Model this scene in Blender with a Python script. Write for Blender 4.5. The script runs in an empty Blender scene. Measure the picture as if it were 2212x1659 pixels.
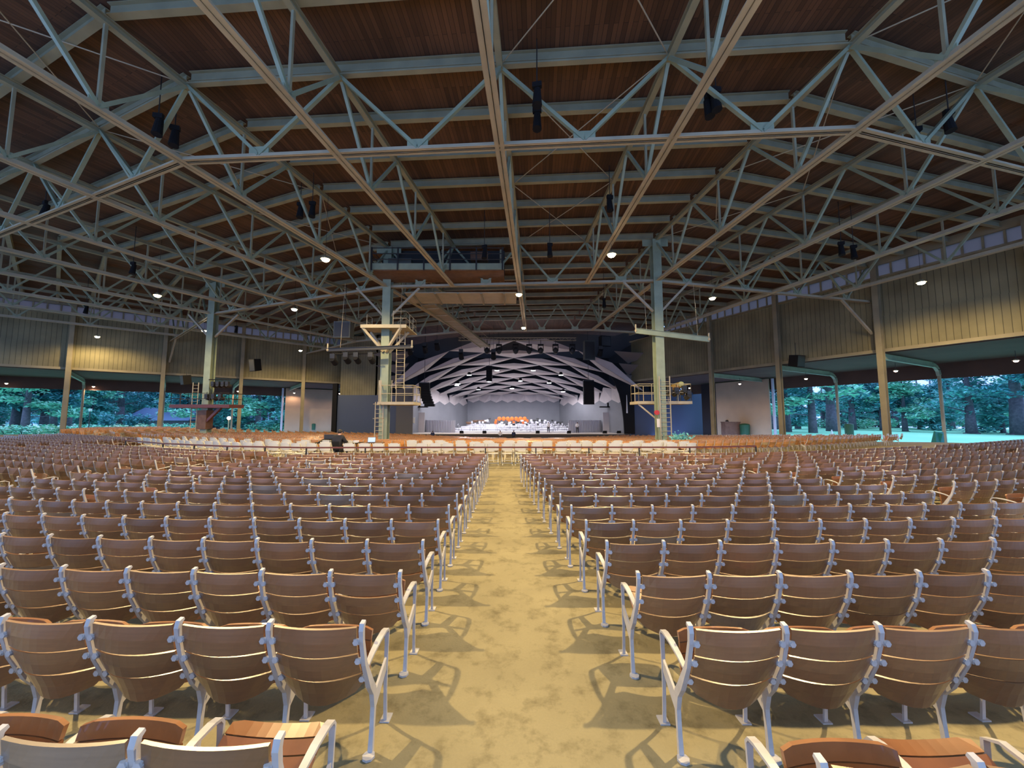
import bpy, math, random
import numpy as np
from mathutils import Vector, Matrix
random.seed(7)
C = bpy.context.scene.collection
SC = bpy.context.scene
R = math.radians
# ------------------------------------------------------------------ camera, world, exposure
cd = bpy.data.cameras.new('camera'); cam = bpy.data.objects.new('camera', cd); C.objects.link(cam)
cd.sensor_width = 36.0; cd.lens = 831.0/2212*36.0; cd.clip_start = .05; cd.clip_end = 600
CAMZ = 1.90
cam.location = (0, 0, CAMZ); cam.rotation_euler = (R(90+4.8), 0, 0)
SC.camera = cam
SC.view_settings.view_transform = 'Standard'; SC.view_settings.look = 'None'
SC.view_settings.gamma = 1.0; SC.view_settings.use_curve_mapping = False
SC.view_settings.exposure = 0.0
SC.cycles.use_denoising = True
SC.cycles.use_adaptive_sampling = True; SC.cycles.adaptive_threshold = .05
SC.cycles.max_bounces = 4; SC.cycles.diffuse_bounces = 3; SC.cycles.glossy_bounces = 2
SC.cycles.transmission_bounces = 3; SC.cycles.transparent_max_bounces = 6
SC.cycles.sample_clamp_indirect = 4.0
w = bpy.data.worlds.new('world'); SC.world = w; w.use_nodes = True
WN = w.node_tree.nodes; WL = w.node_tree.links
bg = WN['Background']
tc = WN.new('ShaderNodeTexCoord'); sep = WN.new('ShaderNodeSeparateXYZ'); rmp = WN.new('ShaderNodeValToRGB')
WL.new(tc.outputs['Generated'], sep.inputs[0]); WL.new(sep.outputs['Z'], rmp.inputs[0]); WL.new(rmp.outputs[0], bg.inputs['Color'])
rmp.color_ramp.elements[0].color = (.31, .50, 1.0, 1); rmp.color_ramp.elements[0].position = 0.0
rmp.color_ramp.elements[1].color = (.38, .58, .95, 1); rmp.color_ramp.elements[1].position = .7
bg.inputs['Strength'].default_value = 2.5
LAMP_W = 3200.0
LAMP_COL = (1.0, .73, .34)
# ------------------------------------------------------------------ materials
def mat(name, col, rough=.6, metal=0, spec=.5, var=None, emit=None, estr=0, coat=0, bump=0, bscale=20):
    m = bpy.data.materials.new(name); m.use_nodes = True
    N = m.node_tree.nodes; L = m.node_tree.links; b = N['Principled BSDF']
    b.inputs['Roughness'].default_value = rough; b.inputs['Metallic'].default_value = metal
    b.inputs['Specular IOR Level'].default_value = spec; b.inputs['Coat Weight'].default_value = coat
    b.inputs['Base Color'].default_value = (*col, 1)
    if emit:
        b.inputs['Emission Color'].default_value = (*emit, 1); b.inputs['Emission Strength'].default_value = estr
    if var:   # noise variation between col and var
        col2, scale = var
        t = N.new('ShaderNodeTexCoord'); n = N.new('ShaderNodeTexNoise'); n.inputs['Scale'].default_value = scale
        n.inputs['Detail'].default_value = 6
        r = N.new('ShaderNodeValToRGB'); r.color_ramp.elements[0].position = .35; r.color_ramp.elements[1].position = .68
        r.color_ramp.elements[0].color = (*col, 1); r.color_ramp.elements[1].color = (*col2, 1)
        L.new(t.outputs['Object'], n.inputs['Vector']); L.new(n.outputs['Fac'], r.inputs[0]); L.new(r.outputs[0], b.inputs['Base Color'])
        if bump:
            bp = N.new('ShaderNodeBump'); bp.inputs['Strength'].default_value = bump; n2 = N.new('ShaderNodeTexNoise')
            n2.inputs['Scale'].default_value = bscale; n2.inputs['Detail'].default_value = 5
            L.new(t.outputs['Object'], n2.inputs['Vector']); L.new(n2.outputs['Fac'], bp.inputs['Height']); L.new(bp.outputs[0], b.inputs['Normal'])
    return m
def wood_seat(name, island, front=False):
    m = bpy.data.materials.new(name); m.use_nodes = True
    N = m.node_tree.nodes; L = m.node_tree.links; b = N['Principled BSDF']
    t = N.new('ShaderNodeTexCoord'); mp = N.new('ShaderNodeMapping'); mp.inputs['Scale'].default_value = (2.5, 30, 45)
    n = N.new('ShaderNodeTexNoise'); n.inputs['Scale'].default_value = 1.6; n.inputs['Detail'].default_value = 5
    L.new(t.outputs['Object'], mp.inputs[0]); L.new(mp.outputs[0], n.inputs['Vector'])
    if island:
        g = N.new('ShaderNodeNewGeometry'); rnd = g.outputs['Random Per Island']
    else:
        g = N.new('ShaderNodeObjectInfo'); rnd = g.outputs['Random']
    r = N.new('ShaderNodeValToRGB'); e = r.color_ramp.elements
    e[0].color = (.14, .066, .027, 1); e[1].color = (.25, .122, .050, 1)
    if front: e[0].color = (.40, .17, .04, 1); e[1].color = (.62, .29, .07, 1)
    r2 = N.new('ShaderNodeValToRGB'); e2 = r2.color_ramp.elements
    r2.color_ramp.interpolation = 'LINEAR'
    e2[0].color = (.72, .67, .63, 1); e2[1].color = (1.18, 1.12, 1.1, 1); e2[1].position = .8
    x = e2.new(.965); x.color = (1.15, 1.1, 1.1, 1); x = e2.new(.975); x.color = (.95, 1.35, 2.1, 1)
    mx = N.new('ShaderNodeMix'); mx.data_type = 'RGBA'; mx.blend_type = 'MULTIPLY'; mx.inputs[0].default_value = 1
    L.new(n.outputs['Fac'], r.inputs[0]); L.new(rnd, r2.inputs[0]); L.new(r.outputs[0], mx.inputs[6]); L.new(r2.outputs[0], mx.inputs[7])
    L.new(mx.outputs[2], b.inputs['Base Color'])
    b.inputs['Roughness'].default_value = .42; b.inputs['Coat Weight'].default_value = 1.0; b.inputs['Coat Roughness'].default_value = .3; b.inputs['Coat IOR'].default_value = 1.6
    return m
M = {}
M['wood'] = wood_seat('varnished_slat', False)
M['wood_far'] = wood_seat('varnished_slat_far', True)
M['wood_front'] = wood_seat('orange_varnished_slat', True, True)
M['pan'] = mat('varnished_seat', (.26, .10, .032), .35, coat=.4, var=((.17, .065, .022), 6))
M['iron'] = mat('cream_iron', (.46, .44, .42), .45, var=((.36, .345, .33), 9))
M['bolt'] = mat('bolt', (.6, .6, .6), .3, .8)
M['steel'] = mat('green_grey_steel', (.30, .29, .185), .55, var=((.235, .23, .15), 1.3))
M['steel_lit'] = mat('lit_pale_steel', (.43, .37, .25), .55, var=((.34, .30, .205), 1.1))  # lighter copy of the steel: warm lamp light on undersides put into the colour
M['steel_blue'] = mat('blue_grey_steel', (.28, .33, .225), .5, var=((.225, .27, .185), 1.5))
M['column'] = mat('tan_column', (.30, .255, .15), .6, var=((.23, .195, .12), .9))
M['black'] = mat('black_paint', (.010, .010, .011), .85, spec=.2)
M['dark'] = mat('dark_metal', (.03, .03, .03), .5, .3)
M['greycab'] = mat('grey_cabinet', (.07, .08, .07), .6)
M['brownrail'] = mat('brown_painted_rail', (.11, .03, .02), .45)
M['white'] = mat('white_plastic', (.55, .53, .47), .4)
M['whiteframe'] = mat('cream_frame', (.62, .56, .42), .4)
M['shell'] = mat('white_shell_panel', (.50, .45, .445), .65, var=((.44, .40, .395), .7))
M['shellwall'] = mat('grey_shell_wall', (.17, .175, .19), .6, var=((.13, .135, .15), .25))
M['wing'] = mat('dark_grey_wing', (.10, .095, .095), .7)
M['sail'] = mat('dim_sail', (.20, .18, .17), .7)  # white sails; their dim light is put into the darker colour
M['void'] = mat('dark_void', (.015, .012, .012), .9)
M['bluewall'] = mat('dark_blue_door', (.045, .065, .12), .55)
M['stagefloor'] = mat('pale_stage_floor', (.62, .56, .50), .45)
M['stagefront'] = mat('dark_stage_front', (.05, .04, .035), .7)
M['skirt'] = mat('grey_skirt', (.45, .45, .52), .7)
M['riser'] = mat('riser_white', (.8, .8, .85), .5)
M['lens'] = mat('lamp_lens', (1, 1, 1), .3, emit=(1, .80, .50), estr=70)
M['lens_small'] = mat('small_lamp_lens', (1, 1, 1), .3, emit=(1, .62, .45), estr=25)
M['lens_white'] = mat('stage_lamp_lens', (1, 1, 1), .3, emit=(.92, .93, 1), estr=20)
M['screen'] = mat('screen', (.1, .1, .1), .3, emit=(.35, .6, 1), estr=.9)
M['paper'] = mat('paper', (.7, .7, .8), .6)
M['orange'] = mat('orange_vinyl', (.85, .16, .02), .5)
M['skin'] = mat('skin', (.45, .25, .17), .5)
M['hair'] = mat('dark_hair', (.02, .015, .012), .6)
M['cloth_dark'] = mat('dark_cloth', (.012, .012, .016), .8)
M['cloth_blue'] = mat('navy_cloth', (.02, .03, .08), .8)
M['cloth_white'] = mat('white_cloth', (.7, .68, .68), .8)
M['red'] = mat('red_paint', (.5, .03, .02), .4)
M['green'] = mat('green_plastic', (.015, .09, .04), .5)
M['teal'] = mat('teal_plastic', (.02, .22, .22), .5)
M['timber'] = mat('plywood', (.17, .09, .05), .6, var=((.12, .06, .03), 3))
M['bark'] = mat('bark', (.085, .075, .10), .9, var=((.15, .125, .16), 3))
M['canopy'] = mat('canopy_underside', (.085, .045, .026), .8, var=((.065, .035, .02), .6))
M['beige'] = mat('beige_wall', (.42, .32, .20), .7, var=((.36, .28, .18), .5))
M['skylit'] = mat('skylit_post', (.45, .5, .6), .6)  # end posts only: sky light on the wall's edge put into the colour
M['blueroof'] = mat('blue_grey_roof', (.13, .19, .36), .6)
M['brass'] = mat('brass', (.6, .4, .1), .3, .8)
def leafmat(name, c1, c2):
    m = bpy.data.materials.new(name); m.use_nodes = True
    N = m.node_tree.nodes; L = m.node_tree.links; b = N['Principled BSDF']
    g = N.new('ShaderNodeNewGeometry'); r = N.new('ShaderNodeValToRGB')
    r.color_ramp.elements[0].color = (*c1, 1); r.color_ramp.elements[1].color = (*c2, 1)
    L.new(g.outputs['Random Per Island'], r.inputs[0]); L.new(r.outputs[0], b.inputs['Base Color'])
    b.inputs['Roughness'].default_value = .6
    return m
M['leaf0'] = leafmat('leaf_dark', (.04, .23, .26), (.09, .38, .42))
M['leaf1'] = leafmat('leaf_mid', (.09, .38, .38), (.19, .58, .56))
M['leaf2'] = leafmat('leaf_light', (.18, .54, .40), (.34, .78, .58))
M['leaf3'] = leafmat('blossom', (.20, .50, .20), (.75, .85, .75))
def lawnmat():
    m = mat('lawn_grass', (.28, .74, .46), .9, var=((.36, .80, .52), .12)); return m
M['lawn'] = lawnmat()
def floormat():
    m = bpy.data.materials.new('packed_earth_floor'); m.use_nodes = True
    N = m.node_tree.nodes; L = m.node_tree.links; b = N['Principled BSDF']
    t = N.new('ShaderNodeTexCoord')
    def noise(s, d=6, ro=.6):
        n = N.new('ShaderNodeTexNoise'); n.inputs['Scale'].default_value = s; n.inputs['Detail'].default_value = d
        n.inputs['Roughness'].default_value = ro; L.new(t.outputs['Object'], n.inputs['Vector']); return n
    n1, n2, n3 = noise(.7), noise(4.5, 8, .7), noise(60, 4, .6)
    r1 = N.new('ShaderNodeValToRGB'); r1.color_ramp.elements[0].color = (.195, .162, .080, 1); r1.color_ramp.elements[1].color = (.265, .222, .112, 1)
    r1.color_ramp.elements[0].position = .35; r1.color_ramp.elements[1].position = .65
    r2 = N.new('ShaderNodeValToRGB'); r2.color_ramp.elements[0].color = (.55, .53, .47, 1); r2.color_ramp.elements[1].color = (1, 1, 1, 1)
    r2.color_ramp.elements[0].position = .33; r2.color_ramp.elements[1].position = .50
    r3 = N.new('ShaderNodeValToRGB'); r3.color_ramp.elements[0].color = (.86, .86, .86, 1); r3.color_ramp.elements[1].color = (1.05, 1.05, 1.05, 1)
    L.new(n1.outputs['Fac'], r1.inputs[0]); L.new(n2.outputs['Fac'], r2.inputs[0]); L.new(n3.outputs['Fac'], r3.inputs[0])
    def mul(a, c):
        x = N.new('ShaderNodeMix'); x.data_type = 'RGBA'; x.blend_type = 'MULTIPLY'; x.inputs[0].default_value = 1
        L.new(a, x.inputs[6]); L.new(c, x.inputs[7]); return x.outputs[2]
    L.new(mul(mul(r1.outputs[0], r2.outputs[0]), r3.outputs[0]), b.inputs['Base Color'])
    b.inputs['Roughness'].default_value = .72
    bp = N.new('ShaderNodeBump'); bp.inputs['Strength'].default_value = .25; bp.inputs['Distance'].default_value = .01
    L.new(n3.outputs['Fac'], bp.inputs['Height']); L.new(bp.outputs[0], b.inputs['Normal'])
    return m
M['floor'] = floormat()
def plankmat(name, c1, c2, mortar, bw, rh, rough=.7, flip=False, bump=.4):
    m = bpy.data.materials.new(name); m.use_nodes = True
    N = m.node_tree.nodes; L = m.node_tree.links; b = N['Principled BSDF']
    uv = N.new('ShaderNodeUVMap'); uv.uv_map = 'UVMap'; mp = N.new('ShaderNodeMapping')
    mp.inputs['Rotation'].default_value = (0, 0, R(90) if flip else 0)
    br = N.new('ShaderNodeTexBrick'); br.inputs['Scale'].default_value = 1.0
    br.inputs['Brick Width'].default_value = bw; br.inputs['Row Height'].default_value = rh
    br.inputs['Mortar Size'].default_value = .008 if rh < .3 else .02; br.inputs['Mortar Smooth'].default_value = .3
    br.inputs['Color1'].default_value = (*c1, 1); br.inputs['Color2'].default_value = (*c2, 1); br.inputs['Mortar'].default_value = (*mortar, 1)
    n = N.new('ShaderNodeTexNoise'); n.inputs['Scale'].default_value = .35; n.inputs['Detail'].default_value = 5
    r = N.new('ShaderNodeValToRGB'); r.color_ramp.elements[0].color = (.72, .72, .72, 1); r.color_ramp.elements[1].color = (1.25, 1.25, 1.25, 1)
    r.color_ramp.elements[0].position = .3; r.color_ramp.elements[1].position = .7
    x = N.new('ShaderNodeMix'); x.data_type = 'RGBA'; x.blend_type = 'MULTIPLY'; x.inputs[0].default_value = 1
    L.new(uv.outputs[0], mp.inputs[0]); L.new(mp.outputs[0], br.inputs['Vector']); L.new(uv.outputs[0], n.inputs['Vector'])
    L.new(n.outputs['Fac'], r.inputs[0]); L.new(br.outputs['Color'], x.inputs[6]); L.new(r.outputs[0], x.inputs[7])
    L.new(x.outputs[2], b.inputs['Base Color']); b.inputs['Roughness'].default_value = rough
    bp = N.new('ShaderNodeBump'); bp.inputs['Strength'].default_value = bump; bp.inputs['Distance'].default_value = .02; bp.invert = True
    L.new(br.outputs['Fac'], bp.inputs['Height']); L.new(bp.outputs[0], b.inputs['Normal'])
    return m
M['deck'] = plankmat('red_brown_roof_boards', (.062, .028, .014), (.125, .060, .030), (.016, .009, .006), 4.2, .16, flip=True)
M['siding'] = plankmat('tan_ribbed_siding', (.20, .175, .092), (.225, .197, .103), (.08, .07, .037), 40, .38, flip=True, bump=.6)
def panemat():
    m = bpy.data.materials.new('frosted_pane'); m.use_nodes = True
    N = m.node_tree.nodes; L = m.node_tree.links; N.remove(N['Principled BSDF'])
    t = N.new('ShaderNodeBsdfTranslucent'); t.inputs[0].default_value = (.36, .295, .29, 1)
    g = N.new('ShaderNodeBsdfGlossy'); g.inputs['Roughness'].default_value = .25; g.inputs[0].default_value = (.6, .6, .6, 1)
    mx = N.new('ShaderNodeMixShader'); mx.inputs[0].default_value = .06
    L.new(t.outputs[0], mx.inputs[1]); L.new(g.outputs[0], mx.inputs[2]); L.new(mx.outputs[0], N['Material Output'].inputs[0])
    return m
M['pane'] = panemat()
# ------------------------------------------------------------------ mesh helpers
class MB:
    def __init__(s): s.v = []; s.f = []; s.mi = []; s.uv = None
    def add(s, vs, fs, mi=0):
        o = len(s.v); s.v += [tuple(p) for p in vs]; s.f += [tuple(i+o for i in f) for f in fs]; s.mi += [mi]*len(fs)
    def box(s, x0, x1, y0, y1, z0, z1, mi=0, M4=None):
        vs = [Vector((x, y, z)) for x in (x0, x1) for y in (y0, y1) for z in (z0, z1)]
        if M4 is not None: vs = [M4 @ p for p in vs]
        s.add(vs, [(0,1,3,2),(4,6,7,5),(0,4,5,1),(2,3,7,6),(0,2,6,4),(1,5,7,3)], mi)
    def bar(s, a, b, wd, ht, up=(0,0,1), mi=0):
        a, b = Vector(a), Vector(b); d = b-a
        if d.length < 1e-6: return
        d.normalize(); u = Vector(up)
        sd = d.cross(u)
        if sd.length < 1e-3: sd = d.cross(Vector((0,1,0)))
        sd.normalize(); u = sd.cross(d).normalized()
        vs = [p + sd*x*wd/2 + u*y*ht/2 for p in (a, b) for x, y in ((-1,-1),(1,-1),(1,1),(-1,1))]
        s.add(vs, [(0,3,2,1),(4,5,6,7),(0,1,5,4),(1,2,6,5),(2,3,7,6),(3,0,4,7)], mi)
    def ibeam(s, a, b, wd, ht, t=.025, up=(0,0,1), mi=0):
        a, b = Vector(a), Vector(b); d = (b-a).normalized(); u = Vector(up); sd = d.cross(u)
        if sd.length < 1e-3: sd = Vector((1,0,0))
        u = sd.normalized().cross(d).normalized(); o = u*(ht/2-t/2)
        s.bar(a+o, b+o, wd, t, up, mi); s.bar(a-o, b-o, wd, t, up, mi); s.bar(a, b, t, ht-2*t, up, mi)
    def chord(s, a, b, wd, ht, mi=0):   # double angle: two flanges with a slot and two legs
        a, b = Vector(a), Vector(b); d = (b-a).normalized(); sd = d.cross(Vector((0,0,1))).normalized(); u = sd.cross(d)
        g = .03; w2 = (wd-g)/2
        for q in (-1, 1):
            o = sd*q*(g/2+w2/2); s.bar(a+o-u*(ht/2-.015), b+o-u*(ht/2-.015), w2, .03, (0,0,1), mi)
            o = sd*q*(g/2+.02); s.bar(a+o, b+o, .03, ht, (0,0,1), mi)
    def tube(s, a, b, r0, r1=None, n=8, mi=0, caps=True):
        a, b = Vector(a), Vector(b); r1 = r0 if r1 is None else r1; d = (b-a).normalized()
        e = d.cross(Vector((0,0,1)));
        if e.length < 1e-3: e = Vector((1,0,0))
        e.normalize(); f = d.cross(e)
        vs = [p + (e*math.cos(2*math.pi*k/n)+f*math.sin(2*math.pi*k/n))*r for p, r in ((a,r0),(b,r1)) for k in range(n)]
        fs = [(k, (k+1)%n, n+(k+1)%n, n+k) for k in range(n)]
        if caps: fs += [tuple(range(n-1,-1,-1)), tuple(range(n,2*n))]
        s.add(vs, fs, mi)
    def sweep(s, pts, wd, t, x=0.0, mi=0):   # ribbon in the YZ plane, width along X; t may be a list
        n = len(pts); P = [Vector((0, p[0], p[1])) for p in pts]; vs = []
        for i, p in enumerate(P):
            d = (P[min(i+1,n-1)]-P[max(i-1,0)]).normalized(); nn = Vector((0, -d.z, d.y)); tt = t[i] if isinstance(t, (list,tuple)) else t
            ww = wd[i] if isinstance(wd, (list,tuple)) else wd
            for a, c in ((-1,-1),(1,-1),(1,1),(-1,1)): vs.append(p + Vector((x+a*ww/2,0,0)) + nn*c*tt/2)
        fs = [(3,2,1,0), tuple(range(4*n-4, 4*n))]
        for i in range(n-1):
            for k in range(4): fs.append((4*i+k, 4*i+(k+1)%4, 4*i+4+(k+1)%4, 4*i+4+k))
        s.add(vs, fs, mi)
    def sphere(s, c, r, n=8, m=6, mi=0, sc=(1,1,1)):
        vs = []; c = Vector(c)
        for i in range(m+1):
            th = math.pi*i/m
            for k in range(n):
                ph = 2*math.pi*k/n; vs.append(c + Vector((r*sc[0]*math.sin(th)*math.cos(ph), r*sc[1]*math.sin(th)*math.sin(ph), r*sc[2]*math.cos(th))))
        fs = [(i*n+k, (i+1)*n+k, (i+1)*n+(k+1)%n, i*n+(k+1)%n) for i in range(m) for k in range(n)]
        s.add(vs, fs, mi)
    def prism(s, poly, z0, z1, mi=0):
        n = len(poly); vs = [(x,y,z0) for x,y in poly]+[(x,y,z1) for x,y in poly]
        s.add(vs, [tuple(range(n-1,-1,-1)), tuple(range(n,2*n))]+[(k,(k+1)%n,n+(k+1)%n,n+k) for k in range(n)], mi)
    def mesh(s, name, mats):
        me = bpy.data.meshes.new(name); me.from_pydata(s.v, [], s.f)
        for m in (mats if isinstance(mats, (list,tuple)) else [mats]): me.materials.append(m)
        if any(s.mi): me.polygons.foreach_set('material_index', s.mi)
        return me
    def build(s, name, mats, parent=None, loc=None, smooth=False, kind=None):
        me = s.mesh(name, mats)
        o = bpy.data.objects.new(name, me); C.objects.link(o)
        if smooth: me.polygons.foreach_set('use_smooth', [True]*len(me.polygons))
        if parent is not None:
            o.parent = parent; o.location = (0,0,0) if loc is None else loc
            if loc is None: # vertices given in world space: undo the parent's placement
                o.matrix_parent_inverse = PINV.get(parent.name, Matrix())
        elif loc is not None: o.location = loc
        if kind: o['kind'] = kind
        return o
PINV = {}
def tag(o, label, cat, group=None, kind=None):
    o['label'] = label; o['category'] = cat
    if group: o['group'] = group
    if kind: o['kind'] = kind
    return o
def thing(name, label, cat, loc=(0,0,0), rz=0, group=None, world_parts=False):
    o = bpy.data.objects.new(name, None); C.objects.link(o); o.location = loc; o.rotation_euler = (0,0,rz)
    o.empty_display_size = .2
    tag(o, label, cat, group)
    if world_parts: PINV[o.name] = (Matrix.Translation(Vector(loc)) @ Matrix.Rotation(rz, 4, 'Z')).inverted()
    return o
def dup(root, loc=None, rz=None, label=None, group=None):
    r = root.copy(); C.objects.link(r)
    if loc is not None: r.location = loc
    if rz is not None: r.rotation_euler = (0,0,rz)
    if label: r['label'] = label
    if group: r['group'] = group
    for ch in root.children:
        c = ch.copy(); C.objects.link(c); c.parent = r
        for g in ch.children:
            d = g.copy(); C.objects.link(d); d.parent = c
    return r
ORD = ['first','second','third','fourth','fifth','sixth','seventh','eighth','ninth','tenth','eleventh','twelfth','thirteenth','fourteenth','fifteenth','sixteenth','seventeenth','eighteenth','nineteenth','twentieth']
ORD += [t_+w for t_ in ('twenty-',) for w in ORD[:9]]
for a_, b_ in (('thirtieth','thirty-'),('fortieth','forty-'),('fiftieth','fifty-'),('sixtieth','sixty-')): ORD += [a_]+[b_+w for w in ORD[:9]]
# ------------------------------------------------------------------ plan of the shed: a fan round an apex beyond the stage
AX, AY = 4.6, 89.0
HB, HR = CAMZ+9.5, CAMZ+12.75
_TT = ((-6,-23.6),(-2,-5.05),(2,12.6),(6,30.9),(10,49.3))
def TH(j):
    for (a, ta), (b, tb) in zip(_TT, _TT[1:]):
        if j <= b: return R(ta+(tb-ta)*(j-a)/(b-a))
RING = [92.2, 77.3, 62.9, 47.5, 33.0]
def pol(th, r): return Vector((AX-r*math.sin(th), AY-r*math.cos(th), 0))
SECT = [(-6,-2,'right'), (-2,2,'centre'), (2,6,'left'), (6,10,'far left')]
def node(j, r, z=0.0):
    for a, b, _ in SECT:
        if a <= j <= b: break
    p, q = pol(TH(a), r), pol(TH(b), r); d = Vector((-math.sin(TH(j)), -math.cos(TH(j)), 0)); o = Vector((AX,AY,0)); e = q-p
    t = ((p.x-o.x)*e.y-(p.y-o.y)*e.x)/(d.x*e.y-d.y*e.x)
    v = o+d*t; v.z = z; return v
def floor_z(x, y):
    s = math.hypot(x-2, y-62)
    return -1.95*min(1, max(0, (45-s)/38))
WR, WLft = TH(-6), TH(10)
def wpt(side, r, off=0.0, z=0.0):   # point on a side wall at radius r, off metres outward
    th = WR if side == 'right' else WLft
    p = pol(th, r); n = Vector((math.cos(th), -math.sin(th), 0))
    if side == 'left': n = -n
    p = p + n*off; p.z = z; return p
# ------------------------------------------------------------------ floor and lawn
def polar_grid():
    mb = MB(); nt, nr = 60, 60; t0, t1 = R(-30), R(56)
    for i in range(nr+1):
        r = 20+ (96-20)*i/nr
        for k in range(nt+1):
            th = t0+(t1-t0)*k/nt; p = pol(th, r)
            off = max(0, (WR-th))*r + max(0, (th-WLft))*r
            z = floor_z(p.x, p.y); a = min(1, max(0, (off-1)/8)); z = z*(1-a) + (-.9)*a if off > 0 else z
            mb.v.append((p.x, p.y, z))
    for i in range(nr):
        for k in range(nt):
            a = i*(nt+1)+k; mb.f.append((a, a+nt+1, a+nt+2, a+1)); mb.mi.append(0)
    return mb
fl = polar_grid().build('floor', M['floor'], kind='structure')
def lawn(side, name, th0, th1):
    mb = MB(); n = 24
    for i in range(n+1):
        r = 5 + 115*i/n
        for k in range(n+1):
            off = 8.6 + 110*(k/n)**1.3
            p = wpt(side, r, off); z = -.93 + (.25*math.sin(p.x*.09)*math.sin(p.y*.07) if off > 20 else 0) - max(0, off-25)*.004
            mb.v.append((p.x, p.y, z))
    for i in range(n):
        for k in range(n):
            a = i*(n+1)+k; mb.f.append((a, a+1, a+n+2, a+n+1) if side=='right' else (a, a+n+1, a+n+2, a+1)); mb.mi.append(0)
    o = mb.build(name, M['lawn'], smooth=True, kind='structure'); return o
lawn('right', 'ground_right', 0, 0); lawn('left', 'ground_left', 0, 0)
# ------------------------------------------------------------------ roof deck
def uvquad(name, polys, m, kind='structure'):
    """polys: list of (verts, uvs)"""
    vs = []; fs = []; uvs = []
    for P, U in polys:
        o = len(vs); vs += P; fs.append(tuple(range(o, o+len(P)))); uvs += U
    me = bpy.data.meshes.new(name); me.from_pydata([tuple(v) for v in vs], [], fs); me.materials.append(m)
    ul = me.uv_layers.new(name='UVMap')
    for i, u in enumerate(uvs): ul.data[i].uv = u
    o = bpy.data.objects.new(name, me); C.objects.link(o)
    if kind: o['kind'] = kind
    return o
for a, b, nm in SECT:
    z = HR+.24; r0, r1 = 93.0, 30.0
    P = [pol(TH(a), r0), pol(TH(b), r0), pol(TH(b), r1), pol(TH(a), r1)]
    ex = (P[1]-P[0]).normalized(); ey = Vector((-ex.y, ex.x, 0))
    U = [((p-P[0]).dot(ex), (p-P[0]).dot(ey)) for p in P]
    low = [Vector((p.x,p.y,z)) for p in P]; hi = [Vector((p.x,p.y,z+.25)) for p in P]
    polys = [(low, U), (hi[::-1], U[::-1])]
    for i in range(4):
        k = (i+1)%4; polys.append(([low[i], low[k], hi[k], hi[i]], [U[i], U[k], U[k], U[i]]))
    uvquad('ceiling', polys, M['deck'])
# ------------------------------------------------------------------ purlins
BAYL = {'right':'right bay','centre':'centre bay','left':'left bay','far left':'far left bay'}
for a, b, nm in SECT:
    cnt = 0
    for k in range(4):
        for s in range(6):
            if s == 0 and k > 0 and k < 4: pass
            r = RING[k]+(RING[k+1]-RING[k])*s/6
            if r > 91.9 or (k == 3 and s > 3): continue
            mb = MB(); p, q = pol(TH(a), r), pol(TH(b), r); p.z = q.z = HR
            e = (q-p).normalized()*.12
            mb.ibeam(p+e, q-e, .24, .40)
            o = mb.build('roof_purlin', M['steel'])
            tag(o, f'grey-green steel purlin under the roof boards, {ORD[cnt]} from the camera in the {BAYL[nm]}', 'purlin', f'roof purlins of the {BAYL[nm]}'); cnt += 1
# ------------------------------------------------------------------ ring (cross) trusses
RN = {0:'behind the camera', 1:'nearest the camera', 2:'over the two tall columns', 3:'just before the stage', 4:'over the stage'}
def gusset(mb, c, d, wd=.75, ht=.42):
    d = d.normalized(); a = c-d*wd/2; b = c+d*wd/2; mb.bar(a, b, .05, ht)
for a, b, nm in SECT:
    for k in (1, 2, 3):
        r = RING[k]; p, q = pol(TH(a), r), pol(TH(b), r); mid = (p+q)/2
        t = thing('cross_truss', f'pale steel cross truss in the {BAYL[nm]}, the one {RN[k]}', 'truss', (mid.x, mid.y, HB), 0, 'cross trusses', True)
        pb, qb = Vector((p.x,p.y,HB)), Vector((q.x,q.y,HB)); d = (qb-pb)
        mb = MB(); mb.chord(pb, qb, .32, .20); mb.build('bottom_chord', M['steel_lit'], t)
        mb = MB(); mb.bar(pb+Vector((0,0,HR-HB-.25)), qb+Vector((0,0,HR-HB-.25)), .2, .07); mb.build('top_chord', M['steel'], t)
        for i in range(4):
            j = a+i; n0, n1 = node(j, r, HR-.3), node(j+1, r, HR-.3); m = (node(j, r, HB)+node(j+1, r, HB))/2
            for e in (n0, n1):
                mb = MB(); mb.bar(m+Vector((0,0,.05)), e, .14, .12, d); mb.build('brace', M['steel_blue'], t)
            mb = MB(); gusset(mb, m+Vector((0,0,.16)), d); mb.build('gusset_plate', M['steel_blue'], t)
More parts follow.
